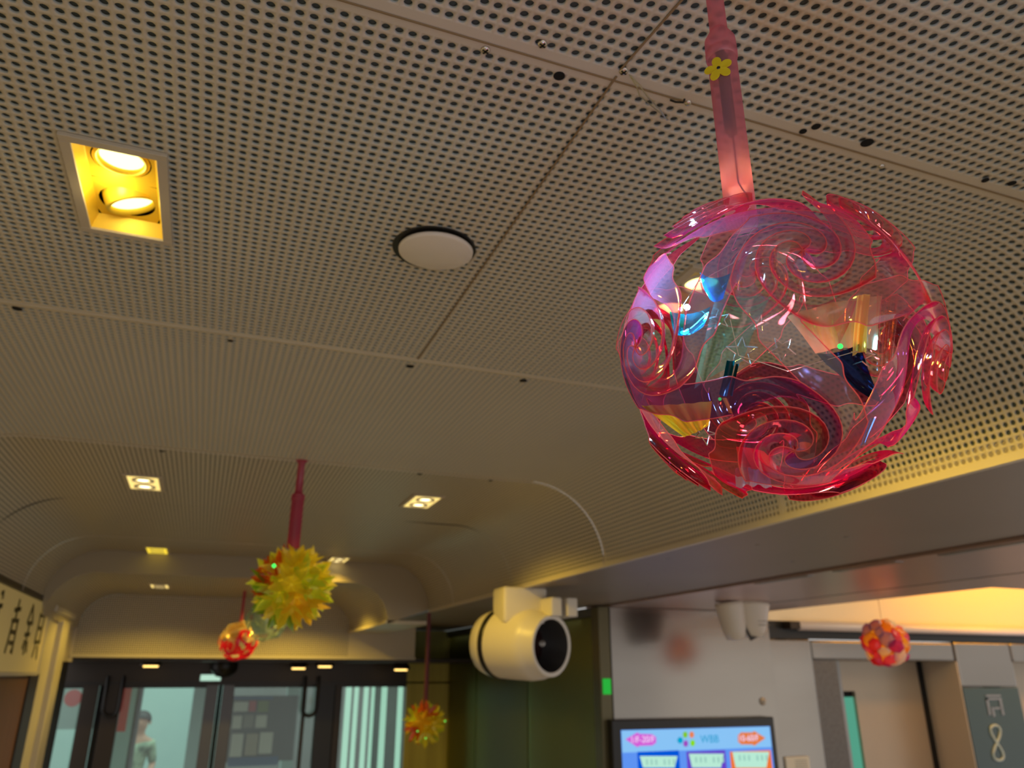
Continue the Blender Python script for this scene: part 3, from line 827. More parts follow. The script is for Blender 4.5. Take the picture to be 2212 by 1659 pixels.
# ------------------------------------------------------------------ lanterns
PHI = (1 + 5 ** .5) / 2
IV = [Vector(v).normalized() for v in [(0, a, b * PHI) for a in (1, -1) for b in (1, -1)] + [(a, b * PHI, 0) for a in (1, -1) for b in (1, -1)] + [(b * PHI, 0, a) for a in (1, -1) for b in (1, -1)]]
IE = [(i, j) for i in range(12) for j in range(i + 1, 12) if IV[i].dot(IV[j]) > .4]
IFC = [(i, j, k) for i in range(12) for j in range(i + 1, 12) for k in range(j + 1, 12) if IV[i].dot(IV[j]) > .4 and IV[j].dot(IV[k]) > .4 and IV[i].dot(IV[k]) > .4]


def np_rot(p, axis, ang):
    """rotate rows of p about one axis by per-row angles"""
    c, s_ = np.cos(ang)[:, None], np.sin(ang)[:, None]
    ax = axis[None, :]
    return p * c + np.cross(ax, p) * s_ + ax * (p @ axis)[:, None] * (1 - c)


def piece_mesh(name, n=64, hole=0.22, twist=4.6, lift=0.07):
    """One interlocking sheet of the puzzle ball on the unit sphere (edge 0 of the icosahedron)."""
    vi, vj = IV[IE[0][0]], IV[IE[0][1]]
    fs = [f for f in IFC if IE[0][0] in f and IE[0][1] in f]
    F = [sum((IV[i] for i in f), Vector()).normalized() for f in fs]
    # order so that (vi, Fa, vj, Fb) runs counter-clockwise seen from outside
    if (F[0] - vi).cross(vj - vi).dot(vi) < 0: F.reverse()
    Vi, Vj, Fa, Fb = (np.array(v) for v in (vi, vj, F[0], F[1]))
    t = np.linspace(0, 1, n + 1); t = .5 * (t + (1 - np.cos(math.pi * t)) / 2)
    A, B = np.meshgrid(t, t, indexing='ij'); A, B = A.ravel(), B.ravel()
    A2 = np.where(A < .5, A * 1.08 - .04, A * 1.08 - .04)        # tuck under the neighbour on the two trailing edges
    p = ((1 - A2) * (1 - B))[:, None] * Vi + (A2 * (1 - B))[:, None] * Fa + (A2 * B)[:, None] * Vj + ((1 - A2) * B)[:, None] * Fb
    p /= np.linalg.norm(p, axis=1, keepdims=True)
    drop = np.zeros(len(p), bool); 
    for Fc, face in ((Fa, fs[0]), (Fb, fs[1])):
        ang = np.arccos(np.clip(p @ Fc, -1, 1))
        ref = Vi - (Vi @ Fc) * Fc; ref /= np.linalg.norm(ref); ref2 = np.cross(Fc, ref)
        phi = np.arctan2(p @ ref2, p @ ref)
        ro = hole + .30 * hole * np.cos(3 * phi)
        ins = ang < ro
        tang = p - (p @ Fc)[:, None] * Fc; nn = np.linalg.norm(tang, axis=1, keepdims=True); nn[nn < 1e-6] = 1
        q = np.cos(ro)[:, None] * Fc + np.sin(ro)[:, None] * (tang / nn)
        p[ins] = q[ins]; drop |= ins
    inside = drop.copy()
    h = np.abs(2 * B - 1) ** 4 * lift - np.abs(2 * A - 1) ** 4 * .02
    for Vc in (Vi, Vj):
        ang = np.arccos(np.clip(p @ Vc, -1, 1))
        p = np_rot(p, Vc, -twist * np.exp(-(ang / .265) ** 2.4))
        h += .03 * np.exp(-(ang / .16) ** 2)
    for Fc in (Fa, Fb):
        ang = np.arccos(np.clip(p @ Fc, -1, 1))
        p = np_rot(p, Fc, .55 * np.exp(-(ang / .30) ** 2))
    p = p * (0.97 + h)[:, None]
    m = n + 1
    quads = []
    for i in range(n):
        for j in range(n):
            a = i * m + j
            f = (a, a + m, a + m + 1, a + 1)
            if all(inside[k] for k in f): continue
            quads.append(f)
    used = sorted({k for f in quads for k in f}); mp = {k: i for i, k in enumerate(used)}
    mb = MB(); mb.v = [tuple(p[k]) for k in used]; mb.f = [tuple(mp[k] for k in f) for f in quads]
    # boundary loop -> rim
    cnt = {}
    for f in mb.f:
        for k in range(4):
            e = (f[k], f[(k + 1) % 4]); key = (min(e), max(e)); cnt.setdefault(key, []).append(e)
    nxt = {}
    tucked = {mp[k] for k in used if A[k] < 1e-6 or A[k] > 1 - 1e-6}
    for es in cnt.values():
        if len(es) == 1 and not (es[0][0] in tucked and es[0][1] in tucked): nxt[es[0][0]] = es[0][1]
    rim = MB()
    while nxt:
        ends = set(nxt.values()); st = next((k for k in nxt if k not in ends), next(iter(nxt))); loop = [st]; cur = nxt.pop(st)
        while cur != st and cur in nxt: loop.append(cur); cur = nxt.pop(cur)
        shut = cur == st
        if not shut: loop.append(cur)
        pts = []
        for k in loop:
            v = Vector(mb.v[k])
            if not pts or (v - pts[-1]).length > .004: pts.append(v)
        if len(pts) > 4: rim.tube(pts, .0034, 4, shut)
    return mb, rim


def frame_from(i, j):
    """orthonormal frame carried by icosahedron edge i-j"""
    a = (IV[i] + IV[j]).normalized(); b = (IV[j] - IV[i]).normalized()
    return Matrix((a, b, a.cross(b))).transposed()


pm, rm = piece_mesh('film_piece')
ME_PIECE = pm.mesh('film_piece', M['film'], True); ME_RIM = rm.mesh('film_rim', M['rim'], True)
ME_PIECE_S = ME_PIECE.copy(); ME_PIECE_S.materials[0] = frosted('crimson_film_far', (0.90, 0.03, 0.12), .3, .1)
ME_PIECE_B = ME_PIECE.copy(); ME_PIECE_B.materials[0] = M['film_haze']
F0 = frame_from(*IE[0])

# camera-facing frame for the near ball, so that its swirls sit where the photograph has them
BC = Vector((.606, .69, .374)); BR = .183
ray = BC.normalized()
e3 = -ray; cx_ = ROT @ Vector((1, 0, 0)); e1 = (cx_ - cx_.dot(e3) * e3).normalized(); e2 = e3.cross(e1)


def view_dir(a, b):
    c = math.sqrt(max(0.0, 1 - a * a - b * b)); return (e1 * a + e2 * b + e3 * c)


def kabsch(src, dst):
    H = np.zeros((3, 3))
    for a, b in zip(src, dst): H += np.outer(np.array(a), np.array(b))
    U, _, Vt = np.linalg.svd(H); d = np.sign(np.linalg.det(Vt.T @ U.T))
    return Matrix((Vt.T @ np.diag([1, 1, d]) @ U.T).tolist())


tri = IFC[0]
if (IV[tri[1]] - IV[tri[0]]).cross(IV[tri[2]] - IV[tri[0]]).dot(IV[tri[0]]) < 0: tri = (tri[0], tri[2], tri[1])
BALL_ROT = kabsch([IV[k] for k in tri], [view_dir(.20, .57), view_dir(-.80, -.02), view_dir(.14, -.60)])


def ball_pieces(root, radius, rot, me, rims=True, centre=Vector()):
    for (i, j) in IE:
        q = rot @ (frame_from(i, j) @ F0.transposed())
        mm = me(q @ (IV[IE[0][0]] + IV[IE[0][1]]).normalized()) if callable(me) else me
        o = bpy.data.objects.new('film_panel', mm); COL.objects.link(o); o.parent = root
        o.matrix_local = Matrix.Translation(centre) @ q.to_4x4() @ Matrix.Scale(radius, 4)
        if rims:
            r = bpy.data.objects.new('film_edge', ME_RIM); COL.objects.link(r); r.parent = o


def pole(root, ax, ay, z0, zw, zc0, zc1, zt, r0, r1, tube, z_end=1.0):
    """telescopic frosted pole: wide lower tube, collar, thin upper tube, ceiling cup"""
    T = lambda z: Matrix.Translation(P(ax, ay, z))
    L = lambda a, b: (b - a) * S
    MB().lathe([(r0, 0), (r0, L(z0, zc0))], 32, T(z0)).build('lower_tube', tube, root, True)
    MB().lathe([(r0 * 1.0, 0), (r0 * 1.09, L(zc0, zc0 + .002)), (r0 * 1.11, L(zc0, zc0 + .012)), (r0 * 1.03, L(zc0, zc0 + .014)), (r0 * 1.03, L(zc0, zc0 + .018)), (r0 * 1.1, L(zc0, zc0 + .02)),
                (r0 * 1.06, L(zc0, zc1 - .006)), (r1 * 1.12, L(zc0, zt)), (r1, L(zc0, zt + .004))], 32, T(zc0)).build('collar', tube, root, True)
    MB().lathe([(r1, 0), (r1 * .97, L(zt, z_end - .012)), (r1 * 1.9, L(zt, z_end - .001))], 24, T(zt)).build('upper_tube', tube, root, True)


near = empty('pink_lantern', P(BC.x, BC.y, BC.z), 'large iridescent pink puzzle ball lantern on a pink tube with yellow flower sticker', 'lantern', 'ball lanterns hung along the corridor')
TINTS = [(-.35, -.61, 'film_rust'), (-.15, -.32, 'film_violet'), (.35, -.42, 'film_clear'), (.65, .50, 'film_rose'), (-.40, .62, 'film_lilac'), (-.58, -.02, 'film_lilac'),
         (.0, .05, 'film'), (.84, -.22, 'film_magenta'), (-.66, -.42, 'film_clear'), (.12, -.80, 'film_crimson'), (.2, .85, 'film_rose'), (.5, .1, 'film_clear'), (.5, -.62, 'film_plum')]
TME = {}


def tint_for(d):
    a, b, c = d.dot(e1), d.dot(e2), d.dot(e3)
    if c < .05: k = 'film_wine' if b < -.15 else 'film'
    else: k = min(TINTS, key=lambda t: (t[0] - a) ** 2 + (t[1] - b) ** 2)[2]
    if k not in TME:
        TME[k] = ME_PIECE.copy(); TME[k].materials[0] = M[k]
    return TME[k]


ball_pieces(near, BR * S, BALL_ROT, tint_for)
AX, AY = .590, .697
pole(near, AX, AY, .548, .6, .824, .866, .874, .0203 * S, .0127 * S, M['pink_tube'])
bx_m = Matrix.Translation(P(AX - .005, AY - .006, .755)) @ Matrix.Rotation(.5, 4, 'Z')
bevel(MB().box((-.0048, -.0035, -.037), (.0048, .0035, .042), bx_m).build('battery_case', M['purple_box'], near), .0012)
MB().tube([P(AX - .006, AY - .010, .70), P(AX - .008, AY - .012, .65), P(AX - .009, AY - .013, .605), P(AX - .004, AY - .014, .594), P(AX + .006, AY - .010, .59), P(AX + .012, AY - .004, .56)], .0006, 6).build('lead_wire', M['wire'], near)
gl_ = bpy.data.lights.new('tube_glow', 'POINT'); gl_.energy = .009; gl_.color = (1, .62, .25); gl_.shadow_soft_size = .004
go_ = bpy.data.objects.new('tube_glow', gl_); COL.objects.link(go_); go_.location = P(AX + .004, AY + .004, .625)
# flower sticker on the tube
fd = (Vector((0, 0, 0)) - Vector((AX, AY, .79))); fd.z = 0; fd.normalize()
fx = Vector((-fd.y, fd.x, 0)); fo = P(AX, AY, .792) + fd * (.0203 * S + .0006) - fx * .0034
fl = MB(); pts = []
for k in range(90):
    a = 2 * math.pi * k / 90
    rr = .0050 + .0060 * abs(math.cos(2.5 * (a - .45))) ** .8
    u_, v_ = rr * math.cos(a), rr * math.sin(a)
    bend = -.055 * 0 - 26 * (u_ - .0034) ** 2 * .5
    pts.append(fo + fx * u_ + Vector((0, 0, 1)) * v_ + fd * bend)
fl.add([fo] + pts, [(0, 1 + k, 1 + (k + 1) % 90) for k in range(90)])
st = fl.build('flower_sticker', M['yellow_sticker'], near)
sd = st.modifiers.new('thickness', 'SOLIDIFY'); sd.thickness = .0009; sd.offset = 1
MB().lathe([(.0001, .0014), (.0012, .0013), (.0015, .0008)], 10, Matrix.Translation(fo) @ fd.to_track_quat('Z', 'Y').to_matrix().to_4x4()).build('flower_eye', M['black'], st)


def inball(a, b, c):
    """point inside the near ball given in view axes (right, up, towards the lens), in radii"""
    return P(BC.x, BC.y, BC.z) + (e1 * a + e2 * b + e3 * c) * (BR * S)


def flap(name, corners, m, bow=.06, n=12, waves=0, amp=0.0):
    """curved patch standing for reflections and glow, from four view-axis corners"""
    c = [inball(*q) for q in corners]; mb = MB()
    nrm = (c[1] - c[0]).cross(c[3] - c[0]).normalized()
    for i in range(n + 1):
        for j in range(n + 1):
            s_, t_ = i / n, j / n
            p = c[0] * (1 - s_) * (1 - t_) + c[1] * s_ * (1 - t_) + c[2] * s_ * t_ + c[3] * (1 - s_) * t_
            p = p + nrm * BR * S * (bow * 4 * s_ * (1 - s_) + bow * 2 * t_ * (1 - t_) + amp * math.sin(waves * math.pi * s_ + 2 * t_))
            mb.v.append(tuple(p))
    mb.f = [(i * (n + 1) + j, (i + 1) * (n + 1) + j, (i + 1) * (n + 1) + j + 1, i * (n + 1) + j + 1) for i in range(n) for j in range(n)]
    return mb.build(name, m, near, True)


def vp(px, py, c):
    """view-axis coordinates of a frame pixel for a point c radii in front of the centre"""
    d = (ROT @ Vector((px - CXP, -(py - CYP), -F_PX))).normalized()
    q = BC + e3 * (c * BR)
    t = q.dot(e3) / d.dot(e3); w_ = d * t - BC
    return (w_.dot(e1) / BR, w_.dot(e2) / BR, c)


for corners, m_, bow, wv, amp in (  # made-up flaps: reflections and LED-lit patches put into film colours
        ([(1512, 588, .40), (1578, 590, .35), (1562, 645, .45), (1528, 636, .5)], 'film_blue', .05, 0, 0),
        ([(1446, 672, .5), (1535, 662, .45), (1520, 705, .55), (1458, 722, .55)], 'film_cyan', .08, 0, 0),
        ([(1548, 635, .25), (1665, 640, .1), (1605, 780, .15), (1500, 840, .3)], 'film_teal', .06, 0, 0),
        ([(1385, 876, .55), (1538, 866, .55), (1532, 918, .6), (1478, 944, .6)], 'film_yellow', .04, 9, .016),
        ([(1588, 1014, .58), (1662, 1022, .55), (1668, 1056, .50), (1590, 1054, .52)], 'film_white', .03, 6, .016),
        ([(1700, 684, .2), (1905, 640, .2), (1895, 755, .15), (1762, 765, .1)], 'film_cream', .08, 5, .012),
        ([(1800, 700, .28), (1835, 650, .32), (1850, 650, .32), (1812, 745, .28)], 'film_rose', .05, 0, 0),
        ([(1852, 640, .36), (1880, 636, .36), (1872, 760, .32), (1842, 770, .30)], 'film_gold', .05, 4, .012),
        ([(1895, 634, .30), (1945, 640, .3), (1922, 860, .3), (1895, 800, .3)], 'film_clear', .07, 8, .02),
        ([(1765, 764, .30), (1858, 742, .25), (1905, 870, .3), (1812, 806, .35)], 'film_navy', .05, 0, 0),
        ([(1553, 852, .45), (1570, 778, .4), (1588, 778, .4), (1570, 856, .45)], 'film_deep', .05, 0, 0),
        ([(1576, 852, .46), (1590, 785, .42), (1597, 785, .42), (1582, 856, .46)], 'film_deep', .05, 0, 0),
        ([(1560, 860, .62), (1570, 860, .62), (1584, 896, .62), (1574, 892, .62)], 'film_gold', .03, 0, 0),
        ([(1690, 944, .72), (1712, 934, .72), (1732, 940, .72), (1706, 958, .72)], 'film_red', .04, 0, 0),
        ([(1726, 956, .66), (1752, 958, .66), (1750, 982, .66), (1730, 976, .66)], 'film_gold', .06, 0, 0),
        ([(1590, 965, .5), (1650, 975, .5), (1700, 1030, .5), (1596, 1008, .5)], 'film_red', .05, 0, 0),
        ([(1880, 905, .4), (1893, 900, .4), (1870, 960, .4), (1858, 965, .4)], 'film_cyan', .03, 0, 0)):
    flap('reflection_film', [vp(*c_) for c_ in corners], M[m_], bow, 20 if wv else 10, wv, amp)
# star garland inside
gw = MB().tube([inball(-.05, .95, 0), inball(-.25, .55, .2), inball(-.45, .42, .4), inball(-.55, .25, .45), inball(-.25, .18, .4), inball(-.2, -.05, .3), inball(.1, -.15, .2), inball(.5, -.02, .3)], .00028, 5)
gw.build('garland_wire', M['silver_wire'], near)
for (px, py, r, c, a) in ((1602, 760, 34, .25, .3), (1690, 755, 30, .1, .9), (1862, 770, 24, .25, .2), (1522, 935, 26, .35, 1.2), (1555, 690, 22, .2, .5), (1640, 700, 20, .1, .1)):
    cc = vp(px, py, c); rr = r / 340
    pts = []
    for k in range(10):
        q = rr * (1 if k % 2 == 0 else .42); an = a + math.pi * k / 5
        pts.append(inball(cc[0] + q * math.cos(an), cc[1] + q * math.sin(an), cc[2] + .05 * math.sin(3 * an)))
    MB().tube(pts, .00055, 4, True).build('star_charm', M['silver_wire'], near)
for (px, py, c, mname, r) in ((1517, 606, .3, 'led_blue', .0013), (1484, 664, .42, 'led_blue', .0022), (1470, 668, .42, 'led_blue', .0014), (1555, 862, .4, 'led_green', .0012), (1815, 748, .3, 'led_green', .0018)):
    a = vp(px, py, c)
    MB().lathe([(.0001, -r), (r * .7, -r * .7), (r, 0), (r * .7, r * .7), (.0001, r)], 10, Matrix.Translation(inball(*a))).build('led_bulb', M[mname], near, True)
pl = bpy.data.lights.new('lantern_led', 'POINT'); pl.energy = .40; pl.color = (.15, .55, 1.0); pl.shadow_soft_size = .006
pr_ = bpy.data.lights.new('lantern_led', 'POINT'); pr_.energy = .16; pr_.color = (1.0, .22, .30); pr_.shadow_soft_size = .01
pq = bpy.data.objects.new('lantern_led', pr_); COL.objects.link(pq); pq.location = inball(.15, -.35, -.1)
po = bpy.data.objects.new('lantern_led', pl); COL.objects.link(po); po.location = inball(*vp(1490, 650, .35))


# flower-petal lanterns
def flower_meshes(mats):
    """five-pointed folded paper flower, unit size, opening along +Z"""
    out = []
    for m in mats:
        mb = MB(); np_ = 5
        for k in range(np_):
            a = 2 * math.pi * k / np_; c, s_ = math.cos(a), math.sin(a)
            rad = lambda r, t, z: Vector((r * c - t * s_, r * s_ + t * c, z))
            v = [rad(.02, 0, .0), rad(.32, .22, .26), rad(.40, 0, .12), rad(.32, -.22, .26), rad(.66, .20, .58), rad(.72, 0, .42), rad(.66, -.20, .58), rad(.98, 0, .78)]
            mb.add(v, [(0, 2, 1), (0, 3, 2), (1, 2, 5, 4), (2, 3, 6, 5), (4, 5, 7), (5, 6, 7)])
        out.append(mb.mesh('petal_flower', m, False))
    return out


PM = [frosted('yellow_petal', (0.98, 0.86, 0.06), .02), frosted('lime_petal', (0.74, 0.88, 0.06), .02), frosted('amber_petal', (0.98, 0.64, 0.03), .02),
      frosted('orange_petal', (0.80, 0.16, 0.02), .2), frosted('green_petal', (0.30, 0.55, 0.04), .22)]
FM = flower_meshes(PM)


def petal_ball(root, radius, n, seed, size=.40):
    rnd = random.Random(seed)
    core = MB().lathe([(.0001, -radius * .55)] + [(radius * .55 * math.cos(t), radius * .55 * math.sin(t)) for t in np.linspace(-1.45, 1.45, 10)] + [(.0001, radius * .55)], 20)
    core.build('core', PM[0], root, True, world=False)
    for i in range(n):
        z = 1 - 2 * (i + .5) / n; th = i * 2.39996; r = math.sqrt(1 - z * z)
        d = Vector((r * math.cos(th), r * math.sin(th), z))
        me = rnd.choices(FM, (11, 8, 3, 2.6, 2))[0]
        o = bpy.data.objects.new('petal_flower', me); COL.objects.link(o); o.parent = root
        o.matrix_local = Matrix.Translation(d * radius * .62) @ d.to_track_quat('Z', 'Y').to_matrix().to_4x4() @ Matrix.Rotation(rnd.random() * 6, 4, 'Z') @ Matrix.Scale(radius * size * rnd.uniform(.9, 1.1), 4)


fy = empty('flower_lantern', P(.366, 3.88, .385), 'big yellow and orange petal ball lantern hanging on a pink pole', 'lantern', 'ball lanterns hung along the corridor')
petal_ball(fy, .158 * S, 30, 3, .66)
pole(fy, .352, 3.88, .565, .6, .80, .83, .835, .030 * S, .018 * S, M['pink_tube_far'])
bevel(MB().box(P(.340, 3.873, .60), P(.362, 3.887, .70)).build('battery_case', M['crimson_box'], fy), .001)
MB().box(P(.341, 3.874, .775), P(.360, 3.886, .80)).build('battery_cap', M['crimson_box'], fy)
for a, b in ((-.105, .07),):
    MB().lathe([(.0001, -.006), (.006, 0), (.0001, .006)], 8, Matrix.Translation(fy.location + Vector((a * S, -.17 * S, b * S)))).build('led_bulb', M['led_green'], fy)

# small lanterns further along
def at_px(px, py, y): return Vector((dx(px, py, y), y, dz(px, py, y)))


def lantern_small(name, px, py, y, rpx, me, label, ceil_z):
    c = at_px(px, py, y); depth = y * .98
    rad = rpx / F_PX * y * 1.0
    r = empty(name, P(*c), label, 'lantern', 'ball lanterns hung along the corridor')
    ball_pieces(r, rad * S, Matrix.Rotation(.7, 3, 'X') @ Matrix.Rotation(.4, 3, 'Y'), me, False)
    MB().lathe([(.016 * S, 0), (.016 * S, (ceil_z - .004 - c.z - rad * .9) * S)], 12, Matrix.Translation(P(c.x, c.y, c.z + rad * .9))).build('pole', M['pink_tube_far'], r, True)
    return r


ME_PIECE_C = ME_PIECE.copy(); ME_PIECE_C.materials[0] = M['film_pale']
ls = lantern_small('crimson_lantern', 516, 1384, 8.8, 36, lambda d: ME_PIECE_S if d.z < 0 else ME_PIECE_C, 'small crimson and cream ball lantern before the end wall, below the yellow flower lantern', .81)
MB().lathe([(.0001, .9 * .2 * S), (.1 * S, .8 * .2 * S), (.17 * S, .35 * .2 * S), (.185 * S, .02 * S)], 18, Matrix.Translation(ls.location)).build('pale_cap', M['film_cream'], ls, True)
lantern_small('blue_lantern', 578, 1338, 8.1, 40, ME_PIECE_B, 'pale blue film lantern half hidden behind the yellow flower lantern', .81)

# bubble ball in the lift lobby
BY = 5.0 * 4.912 / dx(1912, 1389, 5.0)
bub = empty('bubble_lantern', P(*at_px(1912, 1389, BY)), 'small multicoloured ball lantern on a thin string before the lift doors', 'lantern', 'ball lanterns hung along the corridor')
BMATS = [frosted('bubble_' + n_, c_, .35, .1) for n_, c_ in (('pink', (.90, .12, .30)), ('orange', (1.0, .50, .02)), ('red', (.85, .05, .10)), ('white', (.92, .98, .90)), ('magenta', (.70, .05, .40)), ('yellow', (.95, .70, .05)), ('lilac', (.55, .40, .75)))]
BME = []
for m in BMATS:
    BME.append(MB().lathe([(.0001, .18), (.5, .14), (.85, .02), (1.0, -.18), (.8, -.3)], 7).mesh('bubble_facet', m, False))
br = 57 / F_PX * BY * 1.08; rnd = random.Random(11)
for i in range(46):
    z = 1 - 2 * (i + .5) / 46; th = i * 2.39996; r = math.sqrt(1 - z * z); d = Vector((r * math.cos(th), r * math.sin(th), z))
    wts = (6, 5 + 5 * z, 3 - 2 * z, 5, 4 - 3 * z, 4 + 2 * z, 4)
    o = bpy.data.objects.new('bubble_facet', rnd.choices(BME, wts)[0]); COL.objects.link(o); o.parent = bub
    o.matrix_local = Matrix.Translation(d * br * S * .90) @ d.to_track_quat('Z', 'Y').to_matrix().to_4x4() @ Matrix.Rotation(rnd.uniform(-.5, .5), 4, 'X') @ Matrix.Rotation(rnd.uniform(-.5, .5), 4, 'Y') @ Matrix.Scale(br * S * rnd.uniform(.24, .36), 4)
MB().lathe([(.0001, -.5)] + [(.86 * math.cos(t), .86 * math.sin(t)) for t in np.linspace(-1.4, 1.4, 12)] + [(.0001, .86)], 16, Matrix.Scale(br * S, 4)).build('core', BMATS[1], bub, True, world=False)
bz = at_px(1912, 1389, BY)
MB().tube([P(bz.x, bz.y, bz.z + br * .9), P(bz.x, bz.y, .547)], .0009, 5).build('string', M['wire'], bub)

for o_, e_, c_ in ((bub, .13, (1, .95, .9)), (fy, .02, (1, .9, .4))):
    q_ = bpy.data.lights.new('lantern_bulb', 'POINT'); q_.energy = e_; q_.color = c_; q_.shadow_soft_size = .02
    b_ = bpy.data.objects.new('lantern_bulb', q_); COL.objects.link(b_); b_.location = o_.location
# dim flower lantern in front of the olive glass
hp = at_px(918, 1562, 7.6)
hl = empty('heart_lantern', P(*hp), 'dim yellow petal lantern on a thin reddish pole before the olive glass', 'lantern', 'ball lanterns hung along the corridor')
petal_ball(hl, .17 * S, 18, 9, .62)
MB().lathe([(.022 * S, 0), (.020 * S, (.55 - hp.z - .1) * S)], 12, Matrix.Translation(P(hp.x, hp.y, hp.z + .1))).build('pole', M['wire'], hl, True)
for a, b in ((.16, .02), (-.10, -.06), (-.02, -.12)):
    MB().lathe([(.0001, -.004), (.004, 0), (.0001, .004)], 8, Matrix.Translation(hl.location + Vector((a * S, -.12 * S, b * S)))).build('led_bulb', M['led_green'], hl)

# ------------------------------------------------------------------ devices on the right
def along(loc, d): return Matrix.Translation(loc) @ Vector(d).to_track_quat('Z', 'Y').to_matrix().to_4x4()


ch = at_px(1128, 1392, 5.2)
bc = empty('bullet_camera', P(*ch), 'large cream cylindrical surveillance camera with dark band under the beam soffit', 'camera')
ax_d = Vector((.42, -.905, -.05)).normalized()
U = S * .90
MB().lathe([(.0001, -.40 * U), (.17 * U, -.40 * U), (.235 * U, -.345 * U), (.258 * U, -.26 * U), (.258 * U, -.23 * U)], 36, along(P(*ch), ax_d)).build('rear_cap', M['white'], bc, True)
MB().lathe([(.262 * U, -.23 * U), (.268 * U, -.225 * U), (.268 * U, -.185 * U), (.262 * U, -.18 * U)], 36, along(P(*ch), ax_d)).build('dark_band', M['black'], bc, True)
MB().lathe([(.258 * U, -.18 * U), (.258 * U, .12 * U), (.245 * U, .20 * U), (.225 * U, .22 * U), (.222 * U, .30 * U), (.212 * U, .31 * U), (.19 * U, .30 * U)], 36, along(P(*ch), ax_d)).build('barrel', M['white'], bc, True)
MB().lathe([(.19 * U, .30 * U), (.178 * U, .14 * U), (.17 * U, .06 * U)], 36, along(P(*ch), ax_d)).build('bore', M['grey_alu'], bc, True)
MB().lathe([(.17 * U, .06 * U), (.10 * U, .10 * U), (.0001, .115 * U)], 30, along(P(*ch), ax_d)).build('lens', M['red_lens'], bc, True)
MB().lathe([(.07 * U, .111 * U), (.04 * U, .135 * U), (.0001, .145 * U)], 20, along(P(*ch) + Vector((-.03, -.02, 0)), ax_d)).build('inner_lens', M['white_lens'], bc, True)
tp = P(ch.x, ch.y, .56)
bevel(MB().box((-.20 * U, -.13 * U, .15 * U), (.16 * U, .13 * U, (.56 - ch.z) * S), Matrix.Translation(P(*ch))).build('mount_saddle', M['white'], bc), .01)
for k in (0, 1):
    bevel(MB().box((.10 * U + k * .13 * U, -.34 * U, .19 * U), (.19 * U + k * .13 * U, -.10 * U, .33 * U), Matrix.Translation(P(*ch))).build('mount_lug', M['white'], bc), .006)
MB().lathe([(.0001, -.004), (.012, 0), (.0001, .004)], 10, along(P(*ch) + Vector((.06 * U, -.255 * U, 0)), (0, -1, 0))).build('screw', M['steel_dark'], bc)

U = S * 1.12
dt = at_px(1600, 1325, 5.4)
dc = empty('twin_detector', P(*dt), 'pair of white cone shaped detectors under the pink soffit beside the column', 'detector')
zt_ = .545 - dt.z
for k, (ox, r0, r1, ln) in enumerate(((-.105, .105, .085, .27), (.10, .14, .105, .25))):
    lean = Vector((.12 if k == 0 else -.05, 0, -1)).normalized()
    base = P(dt.x + ox, dt.y, .545)
    MB().lathe([(.0001, 0), (r0 * U, .002), (r0 * U * .98, .03 * U), (r1 * U, ln * .72 * U), (r1 * .75 * U, ln * .95 * U), (.0001, ln * U)], 26, along(base, lean)).build('cone_body', M['white'], dc, True)
    if k:
        MB().box((-.006, -r0 * U * .55, .07 * U), (.004, r0 * U * .2, .26 * U), along(base + Vector((-.10 * U, -.05 * U, 0)), Vector((.45, 0, -1)))).build('dark_slit', M['black'], dc)
        for q in (0, 1):
            MB().box((-.03, 0, 0), (.03, .003, .003), Matrix.Translation(P(dt.x + .12, dt.y - .128, .545 - .155 - q * .03))).build('vent_line', M['print_grey'], dc)

rb = P(*at_px(1648, 1515, Yc - .005))
kb = empty('key_switch', rb, 'small round brown key switch on the steel column above the screen', 'switch')
ky = along(rb, (0, -1, 0))
MB().lathe([(.0001, .004), (.016, .004), (.019, .001), (.019, -.002)], 20, ky).build('plate', M['beige_metal'], kb, True)
MB().lathe([(.0001, .007), (.007, .006), (.008, .003)], 12, ky).build('key_barrel', M['steel_dark'], kb, True)

# screen
scr = empty('display_screen', P(4.1, Yc - .1, -.36), 'black framed wall screen with pale blue header and coloured tables on the steel column', 'screen')
YS = Yc - .09
sx = lambda px, py=1600: dx(px, py, YS)
sz = lambda px, py: dz(px, py, YS)
bz0, bz1 = -1.0, sz(1500, 1552)
bx0, bx1 = sx(1322, 1560), sx(1672, 1560)
ix0, ix1, iz1 = sx(1341, 1580), sx(1661, 1580), sz(1500, 1573)
bevel(MB().box(P(bx0, YS, bz0), P(bx1, Yc, bz1)).build('bezel', M['black'], scr), .004)


def plate(name, m, px0, py0, px1, py1, k, parent=scr):
    x0, x1 = sx(px0, py0), sx(px1, py0); z1, z0 = sz((px0 + px1) / 2, py0), sz((px0 + px1) / 2, py1)
    return MB().box(P(x0, YS - .002 - .002 * k, z0), P(x1, YS - .0005 - .002 * k, z1)).build(name, m, parent)


